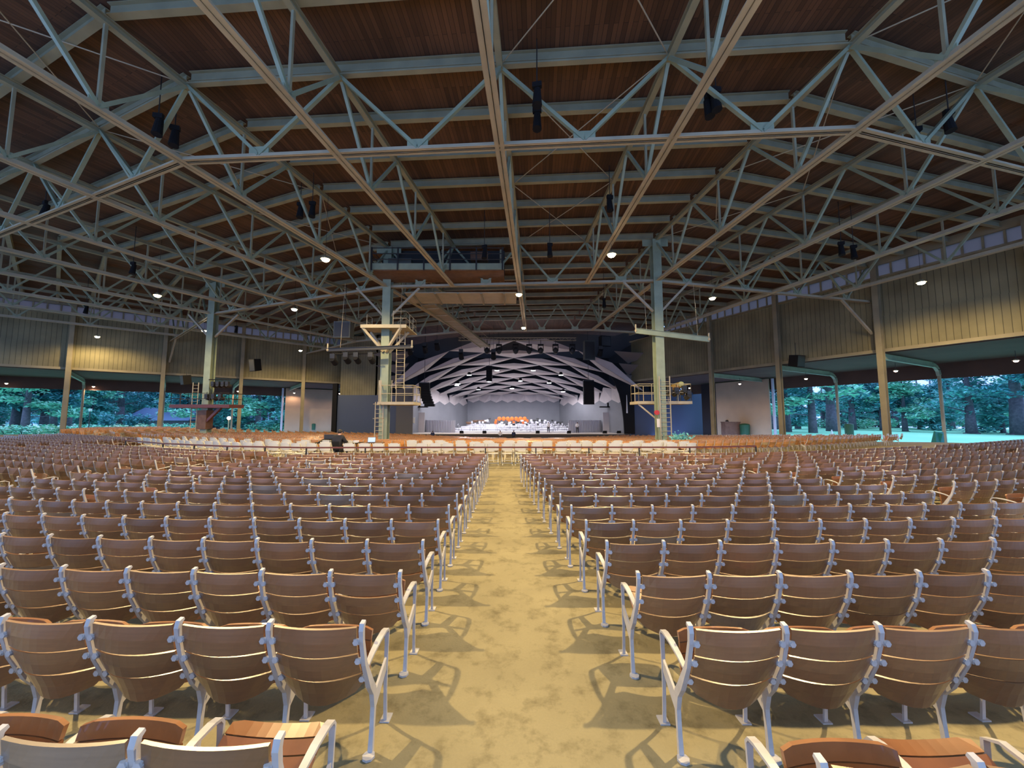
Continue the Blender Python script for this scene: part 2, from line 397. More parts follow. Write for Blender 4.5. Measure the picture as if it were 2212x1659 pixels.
# ------------------------------------------------------------------ radial trusses (converge on the stage)
def side_words(j):
    if j == 0: return 'above the centre aisle'
    n = abs(j); sd = 'left' if j > 0 else 'right'
    return f'{ORD[n-1]} {sd} of the central one'
for j in range(-5, 10):
    for k in range(3):
        if k == 2 and j % 2: continue
        r0, r1 = RING[k], RING[k+1]
        if k == 0: r0 = 91.5
        p, q = node(j, r0, HB), node(j, r1, HB); mid = (p+q)/2
        part = ('near length','middle length','far length')[k]
        t = thing('radial_truss', f'steel truss running toward the stage, {side_words(j)}, {part}', 'truss', mid, 0, 'long radial trusses', True)
        mb = MB(); mb.chord(p, q, .34, .22); mb.build('bottom_chord', M['steel_lit'], t)
        mb = MB(); mb.ibeam(node(j,r0,HR-.33), node(j,r1,HR-.33), .22, .24); mb.build('top_chord', M['steel'], t)
        N = [node(j, RING[k]+(RING[k+1]-RING[k])*s/6, HR-.3) for s in range(7)]
        B = [node(j, RING[k]+(RING[k+1]-RING[k])*s/6, HB+.05) for s in range(7)]
        if k == 0: N[0] = node(j, 91.6, HR-.3)
        for s in (1, 3, 5):
            for e in (N[s-1], N[s+1]):
                mb = MB(); mb.bar(B[s], e, .12, .12, (q-p)); mb.build('brace', M['steel_blue'], t)
            mb = MB(); mb.bar(B[s], N[s], .09, .09, (q-p)); mb.build('post', M['steel'], t)
            mb = MB(); gusset(mb, B[s]+Vector((0,0,.1)), q-p, .5, .3); mb.build('gusset_plate', M['steel_blue'], t)
# thin diagonal rods in the roof plane
n = 0
for ja, jb, side in ((0,-1,'right'), (2,3,'left'), (-2,-3,'right')):
    for k in (0, 1):
        for s in (0, 3):
            ra = RING[k]+(RING[k+1]-RING[k])*s/6; rb = RING[k]+(RING[k+1]-RING[k])*(s+3)/6
            if ra > 91: ra = 91.5
            for u, v in ((ja, jb), (jb, ja)):
                mb = MB(); mb.tube(node(u, ra, HR-.24), node(v, rb, HR-.24), .022, n=6)
                o = mb.build('brace_rod', M['steel_lit']); n += 1
                tag(o, f'thin steel tie rod crossing below the roof boards, {ORD[n-1]} counted from the centre aisle', 'tie rod', 'thin roof tie rods')
# ------------------------------------------------------------------ tall inner columns
def big_column(j, label, extra=None):
    p = node(j, RING[2], 0); z0 = floor_z(p.x, p.y)-.02
    t = thing('steel_column', label, 'column', (p.x, p.y, z0), 0, None, True)
    mb = MB()
    for q in (-1, 1): mb.box(p.x-.29, p.x+.29, p.y+q*.30-.02, p.y+q*.30+.02, z0, HR-.35)
    mb.box(p.x-.02, p.x+.02, p.y-.28, p.y+.28, z0, HR-.35)
    mb.build('shaft', M['steel_blue'], t)
    mb = MB(); mb.box(p.x-.42, p.x+.42, p.y-.42, p.y+.42, z0, z0+.05); mb.build('base_plate', M['steel'], t)
    mb = MB(); mb.prism([(p.x-.9,p.y-.03),(p.x+.9,p.y-.03),(p.x+.9,p.y+.03),(p.x-.9,p.y+.03)], HR-.75, HR-.2); mb.build('cap_plate', M['steel_blue'], t)
    for sx in (-1, 1):
        mb = MB(); a = Vector((p.x+sx*.28, p.y, HB-2.2)); b = Vector((p.x+sx*2.3, p.y+(.9 if False else 0), HB-.1)); mb.bar(a, b, .14, .14); mb.build('knee_brace', M['steel_lit'], t)
    return t, p, z0
colL, pL, zL = big_column(2, 'tall blue-grey steel column left of the stage, ladder at its foot')
colR, pR, zR = big_column(-2, 'tall blue-grey steel column right of the stage, beside green plant')
colB, pB, zB = big_column(6, 'tall steel column at far left carrying a brown platform')
# ------------------------------------------------------------------ side walls: columns, siding, clerestory, canopies
WRAD = [94.8, 87.0, 79.2, 71.2, 63.4, 55.4, 47.7, 40.6]
CNT = {'right':0, 'left':0}
winn = 0
for side in ('right', 'left'):
    zt0, zt1 = 7.1, 13.2
    # siding as one wall with uv in metres
    a, b = wpt(side, WRAD[0]), wpt(side, 36.0 if side == 'left' else 33.5)
    ex = (b-a).normalized(); nrm = Vector((ex.y, -ex.x, 0)) if side == 'left' else Vector((-ex.y, ex.x, 0))
    outn = (wpt(side, 60, 1)-wpt(side, 60, 0)).normalized()
    Lw = (b-a).length; polys = []
    def slab(z0, z1, o0, o1):
        A = [a+outn*o0, b+outn*o0]; Bq = [a+outn*o1, b+outn*o1]
        def vz(p, z): return Vector((p.x, p.y, z))
        polys.append(([vz(A[0],z0), vz(A[1],z0), vz(A[1],z1), vz(A[0],z1)], [(0,z0),(Lw,z0),(Lw,z1),(0,z1)]))
        polys.append(([vz(Bq[0],z0), vz(Bq[0],z1), vz(Bq[1],z1), vz(Bq[1],z0)], [(0,z0),(0,z1),(Lw,z1),(Lw,z0)]))
        polys.append(([vz(A[0],z0), vz(Bq[0],z0), vz(Bq[1],z0), vz(A[1],z0)], [(0,0),(0,.1),(Lw,.1),(Lw,0)]))
        polys.append(([vz(A[0],z1), vz(A[1],z1), vz(Bq[1],z1), vz(Bq[0],z1)], [(0,0),(Lw,0),(Lw,.1),(0,.1)]))
    slab(zt0, 10.05, .22, .34); slab(10.05, zt1, .30, .42)
    uvquad('wall_'+side, polys, M['siding'])
    mb = MB(); mb.bar(a+outn*.18+Vector((0,0,zt0+.12)), b+outn*.18+Vector((0,0,zt0+.12)), .16, .26)
    mb.build('trim_1' if side == 'right' else 'trim_2', M['column'], kind='structure')
    mb = MB(); mb.bar(a+outn*.1+Vector((0,0,zt1+.06)), b+outn*.1+Vector((0,0,zt1+.06)), .3, .16)
    mb.bar(a+outn*.1+Vector((0,0,14.66)), b+outn*.1+Vector((0,0,14.66)), .3, .74)
    mb.build('trim_3' if side == 'right' else 'trim_4', M['column'], kind='structure')
    for i in range(len(WRAD)-1):
        pa, pb = wpt(side, WRAD[i], .15), wpt(side, WRAD[i+1], .15); winn += 1
        mb = MB(); npn = 8; mbp = MB(); mbf = MB()
        for q in range(npn+1):
            c = pa.lerp(pb, (q+.0)/npn); mbf.bar(Vector((c.x,c.y,zt1+.1)), Vector((c.x,c.y,14.3)), .16, .12, pb-pa)
        fr = mbf.build(f'window_{winn}', M['column'], kind='structure')
        mbp.bar(Vector((pa.x,pa.y,13.76)), Vector((pb.x,pb.y,13.76)), .012, 1.06)
        o = mbp.build('window_pane', M['pane']); o.parent = fr
    # columns, canopy arms, outer posts
    for i, r in enumerate(WRAD):
        p = wpt(side, r, -.12); z0 = floor_z(p.x, p.y)-.02
        if side == 'right' and r < 44: continue
        q = wpt(side, r, 9.6)
        t = thing('wall_column', f'tan steel wall column on the {side} side, {ORD[len(WRAD)-1-i]} from the stage end', 'column', (p.x,p.y,z0), 0, f'{side} wall columns', True)
        rot = Matrix.Translation((p.x,p.y,0)) @ Matrix.Rotation(math.atan2(outn.y, outn.x), 4, 'Z')
        mb = MB()
        for s in (-1, 1): mb.box(s*.19-.015, s*.19+.015, -.20, .20, z0, 14.5, M4=rot)
        mb.box(-.18, .18, -.015, .015, z0, 14.5, M4=rot); mb.build('shaft', M['column'], t)
        if r < 91:
            zq = -.93
            t2 = thing('canopy_support', f'blue-grey canopy arm and outer post on the {side} side, {ORD[len(WRAD)-1-i]} from the stage end', 'canopy support', (q.x,q.y,zq), 0, f'{side} canopy supports', True)
            pi = wpt(side, r, .1)
            mb = MB(); q1 = pi.lerp(q, .88)
            mb.ibeam(Vector((pi.x,pi.y,6.75)), Vector((q1.x,q1.y,6.5)), .24, .46)
            prev = Vector((q1.x,q1.y,6.5))
            for aa in (30, 60, 90):
                f = .88+.12*math.sin(R(aa)); c = pi.lerp(q, f); nx = Vector((c.x, c.y, 6.5-.9*(1-math.cos(R(aa))))); mb.ibeam(prev, nx, .24, .34); prev = nx
            mb.build('arm', M['steel_blue'], t2)
            mb = MB(); mb.tube((q.x,q.y,zq), (q.x,q.y,5.7), .13, n=10); mb.build('post', M['column'], t2)
    # canopy roof (one sloping sheet with a fascia)
    c0, c1 = wpt(side, WRAD[0], .45), wpt(side, 34, .45); d0, d1 = wpt(side, WRAD[0], 10.1), wpt(side, 34, 10.1)
    mb = MB()
    lo = [Vector((c0.x,c0.y,7.02)), Vector((c1.x,c1.y,7.02)), Vector((d1.x,d1.y,6.72)), Vector((d0.x,d0.y,6.72))]
    mb.add(lo+[v+Vector((0,0,.12)) for v in lo], [(0,1,2,3),(7,6,5,4),(0,4,5,1),(1,5,6,2),(2,6,7,3),(3,7,4,0)])
    mb.bar(Vector((d0.x,d0.y,6.05)), Vector((d1.x,d1.y,6.05)), .08, 1.45)
    mb.build('ceiling_canopy', M['canopy'], kind='structure')
# curved knee pipes where the middle cross truss meets the walls
for side, j, lab in (('right', -6, 'right'), ('left', 10, 'left')):
    p = node(j, RING[2]); n1 = node(j+(1 if j < 0 else -1), RING[2]); mb = MB()
    a = p.lerp(n1, .62); mb.bar(Vector((a.x,a.y,HB)), Vector((p.x,p.y,HB-2.7)), .16, .16)
    tag(mb.build('knee_brace', M['steel_lit']), f'diagonal steel knee strut from the cross truss down to the {lab} wall column', 'strut')
# ------------------------------------------------------------------ stage end
SY = 60.0
zs = CAMZ-2.66
def wallbox(name, x0, x1, y0, y1, z0, z1, m):
    mb = MB(); mb.box(x0, x1, y0, y1, z0, z1); return mb.build(name, m, kind='structure')
wallbox('wall_stage_right', 18.6, 30.8, SY, SY+.25, -2.0, 5.6, M['bluewall'])
wallbox('wall_stage_left', -27.2, -17.9, SY, SY+.25, -2.0, 5.2, M['bluewall'])
wallbox('wall_wing_left', -17.9, -15.3, SY-.45, SY-.2, -2.0, 6.2, M['wing'])
wallbox('door_1', 23.2, 29.6, SY-.08, SY, -1.9, 4.2, M['bluewall'])
wallbox('door_2', -26.6, -21.2, SY-.08, SY, -1.9, 4.0, M['bluewall'])
wallbox('trim_5', 30.8, 31.5, SY-.3, SY+.25, -2.0, 7.0, M['black'])
wallbox('trim_6', -27.9, -27.2, SY-.3, SY+.25, -2.0, 7.0, M['black'])
# beige side panels along the canopy line
def panel(side, r0, r1, off0, off1, z1, name):
    a, b = wpt(side, r0, off0), wpt(side, r1, off1); mb = MB(); mb.bar(Vector((a.x,a.y,(z1-2)/2)), Vector((b.x,b.y,(z1-2)/2)), .2, z1+2); return mb.build(name, M['beige'], kind='structure')
panel('right', 48.5, 41.0, 9.0, 9.0, 6.6, 'wall_panel_right'); panel('left', 48.3, 40.6, 9.0, 9.0, 6.6, 'wall_panel_left')
def panel2(side, r0, r1, off0, z1, name):
    a, b = wpt(side, r0, off0), wpt(side, r1, off0); mb = MB(); mb.bar(Vector((a.x,a.y,(z1-2)/2)), Vector((b.x,b.y,(z1-2)/2)), .25, z1+2); return mb.build(name, M['void'], kind='structure')
panel2('right', 41.0, 38.6, 9.0, 6.6, 'trim_8'); panel2('left', 40.6, 37.6, 9.0, 6.6, 'trim_9')
def postat(side, r, off, lab):
    a = wpt(side, r, off); mb = MB(); mb.tube((a.x,a.y,-.95), (a.x,a.y,6.6), .16, n=10)
    tag(mb.build('end_post', M['skylit']), lab, 'post')
postat('right', 48.9, 9.1, 'round post closing the beige wall on the right, sky light painted into its colour')
postat('left', 48.7, 9.1, 'round post closing the beige wall on the left, sky light painted into its colour')
# black house behind the shell
wallbox('wall_backstage', -30, 32, 86, 86.3, -2, 15, M['void'])
wallbox('wall_backstage_left', -21.5, -21.2, SY+.3, 86, -2, 15, M['void'])
wallbox('wall_backstage_right', 21.8, 22.1, SY+.3, 86, -2, 15, M['void'])
wallbox('ceiling_backstage', -30, 32, SY-1, 86, 15.0, 15.2, M['void'])
# header above the proscenium openings
uvquad('wall_header_left', [([Vector((x, SY+.3, z)) for x, z in ((-27.0,5.2),(-19.6,5.2),(-19.6,14.6),(-27.0,14.6))], [(0,0),(7.4,0),(7.4,9.4),(0,9.4)]),
    ([Vector((x, SY+.5, z)) for x, z in ((-27.0,14.6),(-19.6,14.6),(-19.6,5.2),(-27.0,5.2))], [(0,0),(7.4,0),(7.4,9.4),(0,9.4)])], M['siding'])
mb = MB(); mb.box(21.8, 26, SY+.5, SY+.8, 5.0, 15); mb.build('wall_header', M['void'], kind='structure')
# proscenium arch: curved black frame
inner = [(17.3,-.8),(17.2,1.5),(17.0,3.4),(16.6,5.4),(15.9,7.3),(14.9,8.8),(13.4,10.2)]; n_ = len(inner)
mb = MB(); fr_pts = [(x, SY-.5, z) for x, z in inner]+[(20.5, SY-.5, 10.2), (20.5, SY-.5, 5.4), (18.9, SY-.5, 5.4), (18.9, SY-.5, -.8)]
bk = [(x, SY-.2, z) for x, _, z in fr_pts]; m_ = len(fr_pts)
for i in range(n_-1):
    for P_, fl_ in ((fr_pts, 0), (bk, 1)):
        z0_, z1_ = inner[i][1], inner[i+1][1]; ox = 18.9 if z1_ < 5.5 else 20.5
        q_ = [P_[i], (ox, P_[i][1], z0_), (ox, P_[i][1], z1_), P_[i+1]]; mb.add(q_, [(0,1,2,3) if not fl_ else (3,2,1,0)])
for i in range(n_-1): mb.add([fr_pts[i], fr_pts[i+1], bk[i+1], bk[i]], [(0,1,2,3)])
mb.build('trim_7', M['black'], kind='structure')
# stage platform
st = thing('stage_platform', 'wide pale stage floor with dark front edge below the white shell', 'stage', (0, 70, zs))
mb = MB(); mb.prism([(-17.7,-10),(18.4,-10),(13,11),(-11,11)], -.12, 0); mb.build('stage_floor', M['stagefloor'], st, loc=(0,0,0))
mb = MB(); mb.prism([(-17.6,-9.9),(18.3,-9.9),(13,11),(-11,11)], -1.4, -.12); mb.build('stage_front', M['stagefront'], st, loc=(0,0,0))
# ---- acoustic shell
SXC = .3
def vault(u, v):   # u -1..1, v 0 front .. 1 back
    y = 57.5+22.0*v; hw = 19.5-9.0*v; top = 13.3-7.0*v**.72; spring = 5.6-.6*v
    z = spring+(top-spring)*(1-abs(u)**2.3)
    return Vector((SXC+u*hw, y, z))
sh = thing('acoustic_shell', 'white folded-panel acoustic shell arching over the lit stage', 'stage shell', (0, 60, 0), 0, None, True)
NV, NU = 11, 4
def tri(mb, a, b, c, th=.06, n=3):
    # slightly bulged triangular panel: subdivide edge a-b against c
    nr = (b-a).cross(c-a).normalized()
    if nr.z < 0: nr = -nr
    rows = []
    for i in range(n+1):
        t = i/n; p, q = a.lerp(c, t), b.lerp(c, t)
        rows.append([p.lerp(q, k/n)+nr*(-.12*math.sin(math.pi*k/n)*math.sin(math.pi*min(1,t+.25))*(1-t)) for k in range(n+1)])
    vs = [v for r in rows for v in r]; o = len(vs); vs2 = vs+[v+nr*th for v in vs]; fs = []
    for i in range(n):
        for k in range(n):
            q = i*(n+1)+k; fs.append((q, q+1, q+n+2, q+n+1)); fs.append((o+q, o+q+n+1, o+q+n+2, o+q+1))
    mb.add(vs2, fs)
pc = 0
for i in range(NV):
    v0 = i/NV; v1 = (i+1)/NV; sft = .5*(i % 2)
    for j in range(-1, NU+1):
        ua = 2*(j+sft)/NU-1; ub = 2*(j+1+sft)/NU-1; um = (ua+ub)/2
        if ua < -1.16 or ub > 1.16: continue
        cl = lambda u: max(-1, min(1, u))
        ua, ub, um = cl(ua), cl(ub), cl(um)
        if ub-ua < .05: continue
        a, b, c = vault(ua, v0), vault(ub, v0), vault(um, v1)
        mb = MB(); tri(mb, a, b, c)
        # upward kite: from the same edge back towards the front
        if i > 0:
            f = vault(um, v0-.014); tri(mb, b, a, f, n=2)
        else:
            f = vault(um, v0); f.z += .5; f.y -= .6; tri(mb, b, a, f, n=2)
        if pc < 100: mb.build('ceiling_panel', M['shell'], sh); pc += 1
# scalloped fascia, side walls and back wall of the shell
def shell_side(sx):
    P0 = (SXC+sx*17.3, 59.6); P1 = (SXC+sx*9.5, 79.5); n = 6
    for i in range(n):
        a = Vector((P0[0]+(P1[0]-P0[0])*i/n, P0[1]+(P1[1]-P0[1])*i/n, 0)); b = Vector((P0[0]+(P1[0]-P0[0])*(i+1)/n, P0[1]+(P1[1]-P0[1])*(i+1)/n, 0))
        m = (a+b)/2; mb = MB(); ht = 6.4-.16*i
        off = Vector((sx*.5, 0, 0))*(1 if i % 2 else 0)
        def q(p, z): return Vector((p.x, p.y, z))
        mb.add([q(a,zs), q(b,zs), q(b,4.6), q(m,4.0), q(a,4.6)] + [q(a,zs)+Vector((sx*.15,0,0)), q(b,zs)+Vector((sx*.15,0,0)), q(b,4.6)+Vector((sx*.15,0,0)), q(m,4.0)+Vector((sx*.15,0,0)), q(a,4.6)+Vector((sx*.15,0,0))],
               [(0,1,2,3,4),(9,8,7,6,5),(0,5,6,1),(4,3,8,9),(3,2,7,8),(0,4,9,5),(1,6,7,2)])
        mb.build('side_wall_panel', M['shellwall'], sh)
        mb = MB(); mb.add([q(a,4.6), q(m,4.0), q(b,4.6), q(b,ht+.1)+off, q(m,ht+.5)+Vector((sx*-.3,0,0)), q(a,ht+.1)+off], [(0,1,4,5),(1,2,3,4)])
        mb.add([q(a,4.6)+Vector((sx*.1,0,0)), q(m,4.0)+Vector((sx*.1,0,0)), q(b,4.6)+Vector((sx*.1,0,0)), q(b,ht+.1)+off+Vector((sx*.1,0,0)), q(m,ht+.5)-Vector((sx*.2,0,0)), q(a,ht+.1)+off+Vector((sx*.1,0,0))], [(5,4,1,0),(4,3,2,1)])
        mb.build('scallop_panel', M['shell'], sh)
shell_side(-1); shell_side(1)
n = 8
for i in range(n):
    x0 = SXC-9.5+19*i/n; x1 = SXC-9.5+19*(i+1)/n; xm = (x0+x1)/2; y = 79.6
    mb = MB(); vs = [(x0,y,zs),(x1,y,zs),(x1,5.2,0),(xm,4.8,0),(x0,5.2,0)]
    P = [Vector((x0,y,zs)), Vector((x1,y,zs)), Vector((x1,y,5.2)), Vector((xm,y,4.7)), Vector((x0,y,5.2))]
    mb.add(P+[p+Vector((0,.15,0)) for p in P], [(0,1,2,3,4),(9,8,7,6,5),(4,3,8,9),(3,2,7,8)])
    mb.build('back_wall_panel', M['shellwall'], sh)
    P = [Vector((x0,y-.05,5.2)), Vector((xm,y-.35,4.7)), Vector((x1,y-.05,5.2)), Vector((x1,y,6.6)), Vector((x0,y,6.6))]
    mb = MB(); mb.add(P+[p+Vector((0,.1,0)) for p in P], [(0,1,2,3,4),(9,8,7,6,5)]); mb.build('scallop_panel', M['shell'], sh)
# wing panels beside the shell, outside the opening
for sx, lab in ((-1,'left'), (1,'right')):
    t = thing('wing_panel', f'dim white folded reflector sails outside the shell on the {lab}', 'acoustic panel', (sx*20, 57, 9), 0, 'reflector sails', True)
    for i, (z, w_, y) in enumerate(((10.6, 4.2, 56.3), (8.9, 3.6, 57.2), (7.4, 2.8, 58.4))):
        mb = MB(); a = Vector((SXC+sx*(14.8+.9*i), y, z+.9)); b = Vector((SXC+sx*(17+w_), y-.4, z+.5)); c = Vector((SXC+sx*(17.3+.2*i), y+1.6, z-.7)); tri(mb, a, b, c); mb.build('sail', M['sail'], t)
# orchestra risers: tiers of pale steps with pleated skirts
for i, (hw, y0, h) in enumerate(((11.5, 64.5, .25), (10.5, 67, .55), (9.5, 69.5, .85), (8.8, 72, 1.15))):
    t = thing('orchestra_riser', f'{("lowest","second lowest","second highest","highest")[i]} white step of the orchestra risers', 'riser', (SXC, y0, zs), 0, 'orchestra risers')
    poly = [(-hw, 0)] + [(hw*math.sin(a), -2.2*math.cos(a)+0) for a in [R(-80+16*k) for k in range(11)]] + [(hw, 0), (hw*.9, 77-y0), (-hw*.9, 77-y0)]
    mb = MB(); mb.prism(poly, 0, h); mb.build('riser_deck', M['riser'], t, loc=(0,0,0))
def skirt(x0, x1, y0, y1, lab):
    mb = MB(); n = 40
    for k in range(n):
        a = k/n; b = (k+1)/n; o = .08*(k % 2); mb.bar((x0+(x1-x0)*a, y0+(y1-y0)*a-o, 0), (x0+(x1-x0)*b, y0+(y1-y0)*b-(.08-o), 0), .02, 2.0)
    o = mb.build('pleated_skirt', M['skirt'], loc=(0,0,zs+1.0)); tag(o, lab, 'drape', 'riser skirts')
skirt(-15.2, -9.2, 66, 62.8, 'grey pleated skirt on the left end of the orchestra risers')
skirt(9.2, 15.2, 62.8, 66, 'grey pleated skirt on the right end of the orchestra risers')
# ------------------------------------------------------------------ lamps
def point(name, loc, power, col, rad=.12, parent=None):
    l = bpy.data.lights.new(name, 'SPOT'); l.energy = power; l.color = col; l.shadow_soft_size = rad
    l.spot_size = R(172); l.spot_blend = .5
    o = bpy.data.objects.new(name, l); C.objects.link(o); o.location = loc
    if parent: o.parent = parent
    return o
def high_bay():
    t = thing('pendant_lamp', 'x', 'lamp', (0,0,0))
    mb = MB(); mb.tube((0,0,.12), (0,0,4.185), .010, n=6); mb.build('stem', M['dark'], t, loc=(0,0,0))
    mb = MB(); mb.tube((0,0,.0), (0,0,.16), .26, .10, n=16); mb.build('lamp_shade', M['steel'], t, loc=(0,0,0))
    mb = MB(); mb.sphere((0,0,-.03), .20, 12, 8, sc=(1,1,.6)); mb.build('lens', M['lens'], t, loc=(0,0,0), smooth=True)
    return t
LAMPS = [((-10.49,20.97), 'glowing pendant lamp under the roof left of centre, near the hanging booth'),
 ((5.44,20.35), 'glowing pendant lamp high right of centre, nearest over the middle seats'),
 ((-25.89,27.45), 'glowing pendant lamp high over the far left seats'),
 ((-17.95,31.1), 'glowing pendant lamp left of the ladder column, above the black cabinet'),
 ((.5,27.23), 'upper of the two glowing pendant lamps in line with the stage centre'),
 ((1.15,37.76), 'lower of the two glowing pendant lamps in line with the stage centre'),
 ((14.98,28.11), 'glowing pendant lamp right of the right tall column'),
 ((26.99,24.72), 'glowing pendant lamp beside the right wall siding'),
 ((-45.93,42.01), 'glowing pendant lamp beside the left wall, furthest left'),
 ((-31.7,39.01), 'glowing pendant lamp beside the far left tall column'),
 ((-28.36,51.02), 'glowing pendant lamp by the left wall siding toward the stage'),
 ((-7.52,6.6), 'pendant lamp just above the picture on the left, glow on the roof boards'),
 ((6.23,6.6), 'pendant lamp just above the picture on the right, glow on the roof boards')]
hb0 = high_bay()
for i, ((x, y), lab) in enumerate(LAMPS):
    z = CAMZ+8.8
    o = hb0 if i == 0 else dup(hb0, label=lab)
    o.location = (x, y, z); o['label'] = lab; o['group'] = 'pendant lamps under the roof'
    point('lamp_light', (x, y, z-.35), LAMP_W*{11:2.5, 12:2.5, 8:.5, 7:.7}.get(i, 1), LAMP_COL)
# canopy lamps
CL = [((-59.96,45.46),'left canopy, furthest left'), ((-55.04,50.45),'left canopy beside the second post'), ((-42.68,59.8),'left canopy right of the far left tall column'), ((-29.63,66.0),'left canopy above the blue wall'), ((-36.3,64.0),'left canopy above the beige wall'),
      ((24.46,52.93),'right canopy behind the platform of the right column'), ((27.4,46.11),'right canopy above the beige wall'), ((30.58,39.83),'right canopy left of the first lawn opening'), ((33.01,32.88),'right canopy above the lawn'), ((35.43,26.81),'right canopy at the picture edge')]
def small_lamp():
    t = thing('canopy_lamp', 'x', 'lamp', (0,0,0))
    mb = MB(); mb.tube((0,0,.1), (0,0,.7), .015, n=6); mb.build('stem', M['dark'], t, loc=(0,0,0))
    mb = MB(); mb.tube((0,0,0), (0,0,.12), .2, .08, n=12); mb.build('lamp_shade', M['steel'], t, loc=(0,0,0))
    mb = MB(); mb.sphere((0,0,-.02), .13, 10, 6, sc=(1,1,.7)); mb.build('lens', M['lens_small'], t, loc=(0,0,0), smooth=True)
    return t
cl0 = small_lamp()
for i, ((x, y), lab) in enumerate(CL):
    o = cl0 if i == 0 else dup(cl0)
    o.location = (x, y, CAMZ+3.9); o['label'] = 'small pinkish lamp hanging under the '+lab; o['group'] = 'canopy lamps'
    point('canopy_light', (x, y, CAMZ+3.6), 260, (1, .62, .45), .1)
# stage downlights
SLP = [(-7,62.5,8.6),(-2.5,63,9.4),(3.5,63,9.4),(8,62.5,8.6),(-9.5,66,7.2),(-4,67,7.9),(1.5,67.5,8.1),(6.5,67,7.7),(-6.2,71,6.8),(0,72,7.1),(-8.6,60.8,7.0),(9.4,70.5,6.4)]
sp0 = None
for i, (x, y, z) in enumerate(SLP):
    if sp0 is None:
        sp0 = thing('stage_downlight', 'x', 'lamp', (0,0,0)); mb = MB(); mb.tube((0,0,0), (0,0,.5), .34, .22, n=14); mb.build('housing', M['black'], sp0, loc=(0,0,0))
        mb = MB(); mb.tube((0,0,-.03), (0,0,.02), .36, n=16); mb.build('lens', M['lens_white'], sp0, loc=(0,0,0)); o = sp0
    else: o = dup(sp0)
    o.location = (x, y, z); o['group'] = 'downlights in the stage shell'
    o['label'] = f'bright white downlight in the shell ceiling, {ORD[i]} counted from front left to back'
    point('stage_light', (x, y, z-.5), 1000, (.93, .90, 1.0), .3)
# ------------------------------------------------------------------ auditorium seats
PW = .505
def yb(z):
    t = min(1, max(0, (z-.36)/.41)); return -.02-.165*(1-(1-t)**1.8)
def slat(mb, z0, z1, bulge=.05, nx=10, x0=.028, x1=.477, lowcurve=0.0, th=.013, mi=0):
    nz = 2 if nx > 5 else 1; g = []
    for i in range(nx+1):
        x = x0+(x1-x0)*i/nx; t = 2*i/nx-1; col = []
        zb = z0 - lowcurve*(1-t*t) + (.03*max(0, abs(t)-.8)/.2 if lowcurve else 0)
        for k in range(nz+1):
            z = zb+(z1-zb)*k/nz; y = yb(z)-(.018+.19*(.77-z))*(1-t*t); col.append(Vector((x, y, z - .006*(1-t*t))))
        g.append(col)
    vs = []; W = nz+1
    for col in g: vs += col
    o = len(vs); nn = Vector((0, .97, .24)); vs2 = vs+[v+nn*th for v in vs]; fs = []
    for i in range(nx):
        for k in range(nz):
            a = i*W+k; fs.append((a, a+W, a+W+1, a+1)); fs.append((o+a, o+a+1, o+a+W+1, o+a+W))
        a = i*W; fs.append((a, o+a, o+a+W, a+W)); a = i*W+nz; fs.append((a, a+W, o+a+W, o+a))
    for k in range(nz):
        fs.append((k, k+1, o+k+1, o+k)); a = nx*W+k; fs.append((a, o+a, o+a+1, a+1))
    mb.add(vs2, fs, mi)
def seatpan(mb, ang, nx=10, mi=0, bolts=True, slats=4):
    """seat of four bent boards turned ang degrees up about its hinge"""
    piv = Vector((0, .055, .395)); Rm = Matrix.Rotation(R(ang), 3, 'X')
    ys = [(-.09, .02), (.026, .12), (.126, .18), (.186, .245)] if slats == 4 else [(-.09, .245)]
    for si, (ya, yb) in enumerate(ys):
        vs = []; W = 4
        for i in range(nx+1):
            x = .035+.435*i/nx; t = 2*i/nx-1; sag = -.030*(1-t*t)
            y0 = ya + (.055*t*t if si == 0 else 0); y1 = yb-(.012*max(0,abs(t)-.85)/.15 if si == len(ys)-1 else 0)
            th = .02
            for (y, dz) in ((y0, 0), (y1, 0), (y1, th), (y0, th)):
                rise = .02 if (si == len(ys)-1 and y == y1) else 0
                vs.append(piv + Rm @ Vector((0, y, sag+dz-rise*.6)) + Vector((x, 0, 0)))
        fs = [(3,2,1,0), tuple(range(4*nx, 4*nx+4))]
        for i in range(nx):
            for k in range(4): fs.append((4*i+k, 4*i+(k+1)%4, 4*i+4+(k+1)%4, 4*i+4+k))
        mb.add(vs, fs, mi)
    if bolts:
        for x in (.085, .42):
            c = piv + Rm @ Vector((0, -.045, -.028)) + Vector((x, 0, 0)); mb.sphere(c, .010, 6, 4, mi+1)
def frame(mb, x=0.0, hi=True, mi=0, sides=(-1, 1)):
    back = [(0,0),(.012,.12),(.022,.24),(.008,.33),(-.043,.40),(-.130,.56),(-.172,.70),(-.180,.757),(-.173,.785),(-.152,.793)] if hi else [(0,0),(.015,.33),(-.12,.54),(-.18,.78)]
    wd = [.028,.024,.024,.026,.028,.023,.022,.024,.025,.022] if hi else .024
    tt = [.028,.024,.03,.045,.045,.028,.024,.026,.024,.014] if hi else .028
    mb.sweep(back, wd, tt, x, mi)
    if hi:
        for z in (.70, .585, .455):
            y = yb(z)-.004
            for s in sides:
                mb.box(x+s*.010, x+s*.040, y-.006, y+.010, z-.013, z+.013, mi); mb.tube((x+s*.027, y-.012, z), (x+s*.027, y+.004, z), .016, n=6, mi=mi)
        mb.tube((x, -.03, .002), (x, -.03, .014), .035, n=8, mi=mi)
